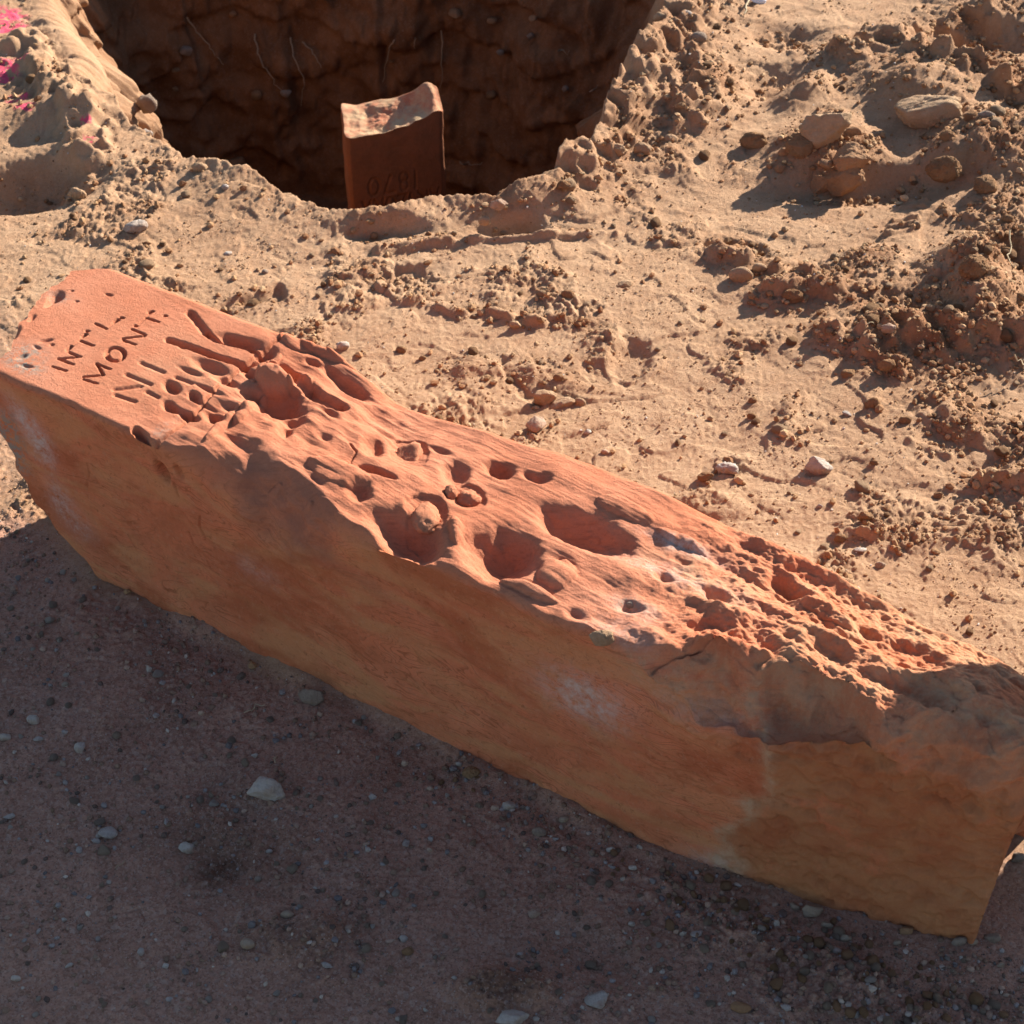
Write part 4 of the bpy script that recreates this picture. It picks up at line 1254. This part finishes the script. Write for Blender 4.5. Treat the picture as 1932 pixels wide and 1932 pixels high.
scatter(pp, 150, 0.0028, 0.0065, acc_shade, 0.3, lab_peb)
cc = proto_obj('dirt_clod', proto_c, [M_CLOD, M_TAN], 'small crumbly clod lying on the sunlit dirt behind the lying stone', 'dirt clod',
               'small clods on the sunlit dirt')
scatter(cc, 170, 0.004, 0.013, acc_sun, 0.3, lab_clod)


def acc_foot(x, y):
    b = (x - A0[0]) * TD[0] + (y - A0[1]) * TD[1]; s_ = (x - A0[0]) * SD[0] + (y - A0[1]) * SD[1]
    heap = math.exp(-((s_ - 0.36) / 0.035) ** 2) * math.exp(-(b / 0.05) ** 2) * 0.8
    return heap + math.exp(-((b + 0.03) / 0.045) ** 2) * float(sstep(0.5, 0.66, np.array(s_)))


def lab_rub(o, x, y):
    tone = {'beige_pebble': 'beige', 'brown_rock': 'brown', 'dirt_clod': 'crumbly brown'}[o.data.materials[0].name]
    s_ = (x - A0[0]) * SD[0] + (y - A0[1]) * SD[1]
    o['label'] = 'small %s lump %s' % (tone, 'in the crumb heap under the middle of the lying stone' if s_ < 0.5 else 'in the rubble left of the wedged lump' if s_ < 0.7 else
                                       'in the rubble right of the wedged lump' if s_ < 0.85 else 'in the rubble at the foot corner of the stone')


rb = proto_obj('dirt_lump', [rock_shape(870 + k, 'angular' if k % 2 else 'clod', 3) for k in range(6)], [M_BEIGE, M_BROWN, M_CLOD],
               'small lump in the rubble', 'dirt clod', 'rubble along the foot of the lying stone')
scatter(rb, 130, 0.0025, 0.0072, acc_foot, 0.25, lab_rub)


# ------------------------------------------------------------------ grit and crumbs nobody could count
def grit(name, n, lo, hi, accept, palette, wts, sink, sub=1, seed=1, pw=2.0):
    r = np.random.default_rng(seed)
    u = r.uniform(-80, 2010, n * 9); v = r.uniform(-20, 1990, n * 9)
    d = np.stack([(u - HALF) / FPX, UP[1] * (HALF - v) / FPX + FW[1], UP[2] * (HALF - v) / FPX + FW[2]], -1)
    t = -CAM_H / d[:, 2]
    x, y = d[:, 0] * t, d[:, 1] * t
    keep = accept(x, y) > r.random(len(x))
    b = (x - A0[0]) * TD[0] + (y - A0[1]) * TD[1]; s_ = (x - A0[0]) * SD[0] + (y - A0[1]) * SD[1]
    keep &= ~((s_ > S0 + 0.03) & (s_ < 1.05) & (b > 0.004 + face_shift(s_)) & (b < TW + 0.004))
    th_ = np.arctan2(y - PIT_C[1], x - PIT_C[0])
    keep &= np.hypot(x - PIT_C[0], y - PIT_C[1]) > pit_R(th_) + 0.02
    x, y = x[keep][:n], y[keep][:n]; n = len(x)
    z = gh(x, y)
    iv, jf = ico(sub); nvv = len(iv)
    rad = lo * (hi / lo) ** (r.random(n) ** pw)
    sc = rad[:, None] * r.uniform(0.6, 1.25, (n, 3)); sc[:, 2] *= 0.75
    a = r.uniform(0, 6.283, n); ca, sa = np.cos(a), np.sin(a)
    jit = 1 + r.uniform(-.24, .24, (n, nvv, 1))
    p = iv[None] * jit * sc[:, None, :]
    q = np.stack([p[..., 0] * ca[:, None] - p[..., 1] * sa[:, None], p[..., 0] * sa[:, None] + p[..., 1] * ca[:, None], p[..., 2]], -1)
    q += np.stack([x, y, z + sc[:, 2] * (1 - 2 * sink)], -1)[:, None, :]
    pal = np.array(palette); ci = r.choice(len(pal), n, p=np.array(wts) / np.sum(wts))
    col = pal[ci] * r.uniform(0.75, 1.2, (n, 1))
    f = (jf[None] + (np.arange(n) * nvv)[:, None, None]).reshape(-1, 3)
    o = link_mesh(name, q.reshape(-1, 3), f, M_TINT, smooth=False if sub == 1 else True, attrs={'tint': np.repeat(col, nvv, 0)})
    return o


def a_grav(x, y):
    b = (x - A0[0]) * TD[0] + (y - A0[1]) * TD[1]
    return gmask(ggrav, x, y) * (0.35 + 0.65 * np.exp(-np.abs(b + 0.02) / 0.05) + 1.2 * np.exp(-np.abs(b + 0.04) / 0.05) * sstep(0.5, 0.65, (x - A0[0]) * SD[0] + (y - A0[1]) * SD[1])) * (0.35 + 0.9 * sstep(-0.3, 0.5, n2(x * 9, y * 9, 151)))


def a_crumb(x, y):
    return np.clip(gmask(gdist, x, y) * 1.3 + 0.55 * gmask(gclump, x, y) * sstep(-0.1, 0.4, n2(x * 16, y * 16, 152)) + 0.03, 0, 1) * (gmask(ggrav, x, y) < 0.5)


def a_all(x, y): return (gmask(ggrav, x, y) < 0.6) * (0.2 + 0.8 * sstep(-0.2, 0.6, n2(x * 12, y * 12, 153)))


GRV = [(0.25, 0.155, 0.105), (0.46, 0.37, 0.30), (0.30, 0.25, 0.225), (0.18, 0.15, 0.14), (0.36, 0.235, 0.17), (0.14, 0.095, 0.075)]
o = grit('gravel', 9000, 0.0006, 0.0044, a_grav, GRV, (6, 1.0, 1.3, 1.3, 2.0, 1.5), 0.3, 1, 5, 2.6)
tag(o, 'fine mixed grit and pebbles strewn over the shaded ground', 'gravel', kind='stuff')
DRT = [(0.40, 0.235, 0.12), (0.33, 0.175, 0.086), (0.46, 0.295, 0.165), (0.28, 0.14, 0.068)]
o = grit('dirt_crumbs', 10000, 0.0011, 0.0066, a_crumb, DRT, (3, 3, 2, 1), 0.25, 1, 6)
tag(o, 'loose brown crumbs of broken dirt lying on the sunlit ground', 'dirt', kind='stuff')
o = grit('fine_dirt', 11000, 0.0006, 0.0022, a_all, DRT + [(0.60, 0.54, 0.47)], (3, 2, 4, 1, 0.6), 0.25, 1, 8)
tag(o, 'fine tan grains sprinkled over the sunlit dirt', 'dirt', kind='stuff')

# ------------------------------------------------------------------ the other stone, upside down in the pit
ZP = -0.17
FL = at(651, 264, ZP - 0.012); FR = at(838, 216, ZP + 0.004); BLc = at(641, 187, ZP); BRc = at(824, 163, ZP + 0.03)
quad = [FL, FR, BRc, BLc]
NPF, NPS, NV = 150, 46, 210
per = []; fr = []
for (a, b), n_ in zip(((FL, FR), (FR, BRc), (BRc, BLc), (BLc, FL)), (NPF, NPS, NPS, NPS)):
    for k in range(n_):
        per.append(a[:2] * (1 - k / n_) + b[:2] * (k / n_)); fr.append(k / n_)
per = np.array(per); NPP = len(per); cen = per.mean(0)
cr = np.array([min(f_, 1 - f_) for f_ in fr]); seglen = np.array([np.linalg.norm((FR - FL)[:2])] * NPF + [0.13] * (NPP - NPF))
rnd = np.exp(-(cr * seglen / 0.006) ** 1.2)
per = per + (cen - per) / np.linalg.norm(cen - per, axis=1, keepdims=True) * (0.0075 * rnd)[:, None]
W_ = np.linalg.norm((FR - FL)[:2])


def edge_top(p):
    """broken upper edge of the standing stone"""
    l = (p - FL[:2]) @ (FR - FL)[:2] / W_ ** 2
    m = (p - FL[:2]) @ (BLc - FL)[:2] / np.linalg.norm((BLc - FL)[:2]) ** 2
    z = ZP - 0.012 + 0.016 * sstep(0.25, 1.0, l) + 0.010 * sstep(0.3, 0.8, m)
    z = z + 0.016 * sstep(0.62, 0.92, l) * sstep(0.35, 0.8, m) + 0.010 * np.exp(-((l - 0.93) / 0.08) ** 2)
    z = z - 0.010 * np.exp(-((l - 0.27) / 0.12) ** 2) * m
    return z + 0.003 * n2(p[:, 0] * 30, p[:, 1] * 30, 161) + 0.0012 * n2(p[:, 0] * 90, p[:, 1] * 90, 162)


zt = edge_top(per)
vf = np.linspace(0, 1, NV) ** 0.8
ZZ = (-PIT_D - 0.02) * (1 - vf)[:, None] + zt[None, :] * vf[:, None]
XX = np.repeat(per[None], NV, 0)
nrm_f = np.array([(FR - FL)[1], -(FR - FL)[0]]) / W_
FNT = {'1': [((.5, 0), (.5, 1))], '8': 'eight', '7': [((0, 1), (1, 1)), ((1, 1), (.35, 0))], '0': 'oval', 'A': [((0, 0), (.5, 1)), ((.5, 1), (1, 0)), ((.2, .38), (.8, .38))],
       'R': [((0, 0), (0, 1)), ((0, 1), (.75, .98)), ((.75, .98), (.9, .77)), ((.9, .77), (.75, .52)), ((.75, .52), (0, .5)), ((.4, .5), (1, 0))],
       'I': [((.5, 0), (.5, 1))], 'Z': [((0, 1), (1, 1)), ((1, 1), (0, 0)), ((0, 0), (1, 0))], 'O': 'oval', 'N': [((0, 0), (0, 1)), ((0, 1), (1, 0)), ((1, 0), (1, 1))]}


def glyph(ch):
    g = FNT[ch]
    circ = lambda cx_, cy_, rx_, ry_: [((cx_ + rx_ * math.cos(a), cy_ + ry_ * math.sin(a)), (cx_ + rx_ * math.cos(a + .45), cy_ + ry_ * math.sin(a + .45))) for a in np.arange(0, 6.28, .449)]
    if g == 'oval': return circ(.5, .5, .5, .5)
    if g == 'eight': return circ(.5, .73, .38, .27) + circ(.5, .24, .46, .26)
    return g


carve = np.zeros((NV, NPP))
lx = np.concatenate([np.array(fr[:NPF]) * W_, np.full(NPP - NPF, 9.0)])


def engrave(text, x_right, z_base, h, wch, gap):
    """upside down: the writing runs from right to left and its feet point up"""
    x = x_right
    for ch in text:
        for (a, b) in glyph(ch):
            for (aa, bb) in [(a, b)]:
                p0 = (x - aa[0] * wch, z_base - aa[1] * h); p1 = (x - bb[0] * wch, z_base - bb[1] * h)
                LX = np.repeat(lx[None], NV, 0)
                m = (np.abs(LX - (p0[0] + p1[0]) / 2) < .05) & (np.abs(ZZ - (p0[1] + p1[1]) / 2) < .06)
                d = polydist(LX[m], ZZ[m], [p0, p1])
                carve[m] = np.maximum(carve[m], sstep(.0030, .0014, d))
        x -= (wch if ch not in '1I' else wch * .6) + gap


zc = ZP - 0.012
engrave('1870', W_ * 0.74, zc - 0.092, 0.036, 0.019, 0.010)
engrave('ARIZONA', W_ * 0.93, zc - 0.138, 0.030, 0.0165, 0.0065)
XX = XX + (-nrm_f)[None, None, :] * (0.0024 * carve)[..., None]
sv = np.concatenate([XX, ZZ[..., None]], -1).reshape(-1, 3)
sv = sv + 0.0
nz = 0.0025 * fbm3(sv * 20, 171, 3)
dirn = np.concatenate([(sv[:, :2] - cen) / np.linalg.norm(sv[:, :2] - cen, axis=1, keepdims=True), np.zeros((len(sv), 1))], 1)
sv = sv + dirn * nz[:, None]
i = np.arange(NV * NPP).reshape(NV, NPP)
qf = np.stack([i[:-1], np.roll(i[:-1], -1, 1), np.roll(i[1:], -1, 1), i[1:]], -1).reshape(-1, 4)
top0 = sv.reshape(NV, NPP, 3)[-1]
caps = []; rows = [i[-1]]; base_n = len(sv)
K = 44
for k in range(1, K + 1):
    f_ = k / K
    xy = top0[:, :2] * (1 - f_) + cen * f_
    zz = edge_top(xy) * min(1, f_ * 8) + top0[:, 2] * (1 - min(1, f_ * 8))
    zz = zz + (0.003 * fbm2(xy[:, 0] * 24, xy[:, 1] * 24, 181, 3) + 0.0008 * np.abs(n2(xy[:, 0] * 130, xy[:, 1] * 130, 182))) * min(1, f_ * 6)
    caps.append(np.concatenate([xy, zz[:, None]], 1)); rows.append(np.arange(NPP) + base_n + (k - 1) * NPP)
qc = [np.stack([a, np.roll(a, -1), np.roll(b, -1), b], -1) for a, b in zip(rows[:-1], rows[1:])]
sv = np.concatenate([sv] + caps); nn = len(sv); nb = base_n
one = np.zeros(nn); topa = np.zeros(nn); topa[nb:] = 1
st2 = link_mesh('standing_stone', sv, [qf] + qc, M_STONE, attrs={'face': np.concatenate([np.full(nb, .5), np.zeros(nn - nb)]), 'top': topa, 'foot': one, 'pit_shade': (1 - topa) * .75, 'white': topa * .1, 'dust': topa * 1.3,
                                                                 'grey': one, 'purple': (1 - topa) * 1.0, 'band': one, 'rimdust': one})  # sides darkened in colour to stand in for pit shade, top left out
tag(st2, 'red sandstone block standing upside down in the dug pit with ARIZONA 1870 carved on it', 'boundary stone')


# ------------------------------------------------------------------ roots and straws
def tube(name, pts, r0, r1, mat, seg=5):
    pts = np.array(pts, float); n = len(pts)
    vs_, fs2 = [], []
    for i_ in range(n):
        d = pts[min(i_ + 1, n - 1)] - pts[max(i_ - 1, 0)]; d /= np.linalg.norm(d) + 1e-9
        a = np.cross(d, [0.3, 0.2, 0.93]); a /= np.linalg.norm(a); b = np.cross(d, a)
        r_ = r0 + (r1 - r0) * i_ / (n - 1)
        for k in range(seg):
            t = 2 * math.pi * k / seg
            vs_.append(pts[i_] + r_ * (math.cos(t) * a + math.sin(t) * b))
    for i_ in range(n - 1):
        for k in range(seg):
            fs2.append([i_ * seg + k, i_ * seg + (k + 1) % seg, (i_ + 1) * seg + (k + 1) % seg, (i_ + 1) * seg + k])
    return link_mesh(name, np.array(vs_), np.array(fs2), mat)


# the built pit wall as a set of points, to lay roots on it
wall_pts = X3[inside][(wi > 0.05) & (wi < 0.97)]


def on_wall(u, v):
    """the nearest built wall point along that line of sight"""
    d = ray(u, v); d = d / np.linalg.norm(d); o_ = np.array([0, 0, CAM_H])
    w_ = wall_pts - o_
    t = w_ @ d
    e = np.linalg.norm(w_ - t[:, None] * d, axis=1)
    j = np.where(e < 0.014)[0]
    if len(j) == 0: j = np.array([np.argmin(e)])
    j = j[np.argmin(t[j])]
    return o_ + d * (t[j] - 0.006)


def wiggle(pts, n=5):
    pts = np.array(pts); out_ = []
    for a, b in zip(pts[:-1], pts[1:]):
        for k in range(n):
            f_ = k / n; out_.append(a * (1 - f_) + b * f_ + np.random.default_rng(int(abs(a[0] + b[2]) * 1e5) + k).normal(0, .0022, 3))
    out_.append(pts[-1]); return out_


RG = 'thin pale roots hanging out of the pit wall'
for pts_, lab in (([(352, 35), (378, 65), (400, 95), (422, 122)], 'thin root slanting down the dark pit wall, leftmost one'),
                  ([(480, 65), (488, 110), (510, 145), (535, 175)], 'thin root in the middle left of the dark pit wall'),
                  ([(548, 70), (558, 115), (572, 155), (568, 200)], 'long root hanging straight on the pit wall left of the standing stone'),
                  ([(568, 78), (590, 100), (606, 128)], 'short side root beside the long hanging one'),
                  ([(742, 75), (732, 100), (722, 155)], 'root hanging above the standing stone'),
                  ([(785, 70), (783, 92)], 'short root stub above the standing stone'),
                  ([(832, 60), (834, 110), (830, 165)], 'straight thin root above the right corner of the standing stone'),
                  ([(868, 308), (885, 310), (910, 306)], 'pale root lying low in the pit right of the standing stone'),
                  ([(1054, 97), (1074, 95)], 'short pale root stub in the right pit wall'),
                  ([(1113, 175), (1128, 160)], 'little root sticking from the right pit wall')):
    o = tube('root', wiggle([on_wall(*q_) for q_ in pts_]), .0022, .0009, M_ROOT)
    tag(o, lab, 'root', RG)


def on_ground(u, v, up=0.004):
    p_ = at(u, v); p_ = at(u, v, float(gh(p_[0], p_[1]))); return p_ + np.array([0, 0, up])


for pts_, lab, r_ in (([(1412, 2), (1408, 16), (1404, 30)], 'pale dry stalk at the top edge of the sunlit dirt', .0022),
                      ([(1900, 445), (1905, 480), (1902, 505), (1908, 535)], 'thin bent root over the churned dirt at the right edge', .0013),
                      ([(1915, 675), (1925, 690), (1932, 700)], 'dry twig at the right edge below the churned dirt', .0012),
                      ([(1620, 622), (1640, 618), (1662, 615)], 'thin straw beside the pale sided clod', .0009),
                      ([(463, 1348), (480, 1338), (500, 1334)], 'thin straw in the shade close to the lying stone', .0007),
                      ([(222, 1640), (236, 1628)], 'short dark stick in the left shade', .0010),
                      ([(515, 1430), (520, 1444)], 'short dark twig right above the large pale stone', .0012)):
    o = tube('twig', wiggle([on_ground(*q_) for q_ in pts_], 3), r_, r_ * .7, M_STRAW if 'dark' not in lab else M_ROOT)
    tag(o, lab, 'twig')
# litter
p, f = rock_shape(77, 'clod', 3)
for (u, v, w_, h_, lab) in ((1851, 466, 13, 22, 'small crumpled white plastic scrap on the churned mound'), (1430, 4, 36, 14, 'scrap of clear whitish plastic at the top edge')):
    g_ = on_ground(u, v, .012 if v > 100 else .004); k = slant(g_) / FPX
    o = link_mesh('plastic_scrap', p * np.array([w_ * k / 2, .004, h_ * k / 2]), f, M_PLASTIC, smooth=False)
    o.location = g_; o.rotation_euler = (-0.5, 0.3, 0.2)
    tag(o, lab, 'litter')
# rocks caught in the pit wall
for (u, v, w_, h_, m_, lab) in ((277, 195, 40, 40, 'grey', 'grey rock stuck in the pit wall at its left corner'), (278, 253, 24, 18, 'white', 'white stone at the foot of the left pit rim, in shade'),
                                (440, 310, 50, 26, 'brown', 'brown block of dirt in the pit shade under the left rim')):
    c = on_wall(u, v); k = slant(c) / FPX
    p_, f_ = rock_shape(300 + u, 'angular', 3)
    o = link_mesh('stone', p_ * np.array([w_ * k / 2, w_ * k / 3, h_ * k / 2]), f_, MATS[m_])
    o.location = c
    tag(o, lab, 'stone')

rw = random.Random(5)
for k in range(16):
    u, v = rw.uniform(330, 1080), rw.uniform(15, 190)
    if 600 < u < 870 and v > 130: continue
    c = on_wall(u, v); sz = slant(c) / FPX * rw.uniform(5, 13)
    p_, f_ = rock_shape(340 + k, 'angular' if k % 2 else 'clod', 3)
    o = link_mesh('stone', p_ * np.array([sz, sz * .8, sz * rw.uniform(.6, .9)]), f_, MATS[('brown', 'clod', 'grey')[k % 3]])
    o.location = c
    tag(o, '%s lump stuck in the dark pit wall, %s' % (('brown', 'crumbly', 'grey')[k % 3], 'left of the standing stone' if u < 640 else 'above the standing stone' if u < 850 else 'right of the standing stone'),
        'stone', 'lumps stuck in the pit wall')

# ------------------------------------------------------------------ invented slab, added out of frame at right to shade the stone's foot
p, f = rock_shape(501, 'angular', 5)
p = p * np.array([0.24, 0.10, 0.42])
p[:, 0] -= 0.05 + 0.05 * sstep(-0.1, 0.35, p[:, 2])
slab = link_mesh('added_shade_slab', p, f, M_BROWN)
slab.location = (1.145, 1.475, 0.38)
slab.rotation_euler = (0, math.radians(-6), math.radians(-45))
tag(slab, 'unseen rough brown slab added to cast shade on the foot of the lying stone', 'added shade caster')
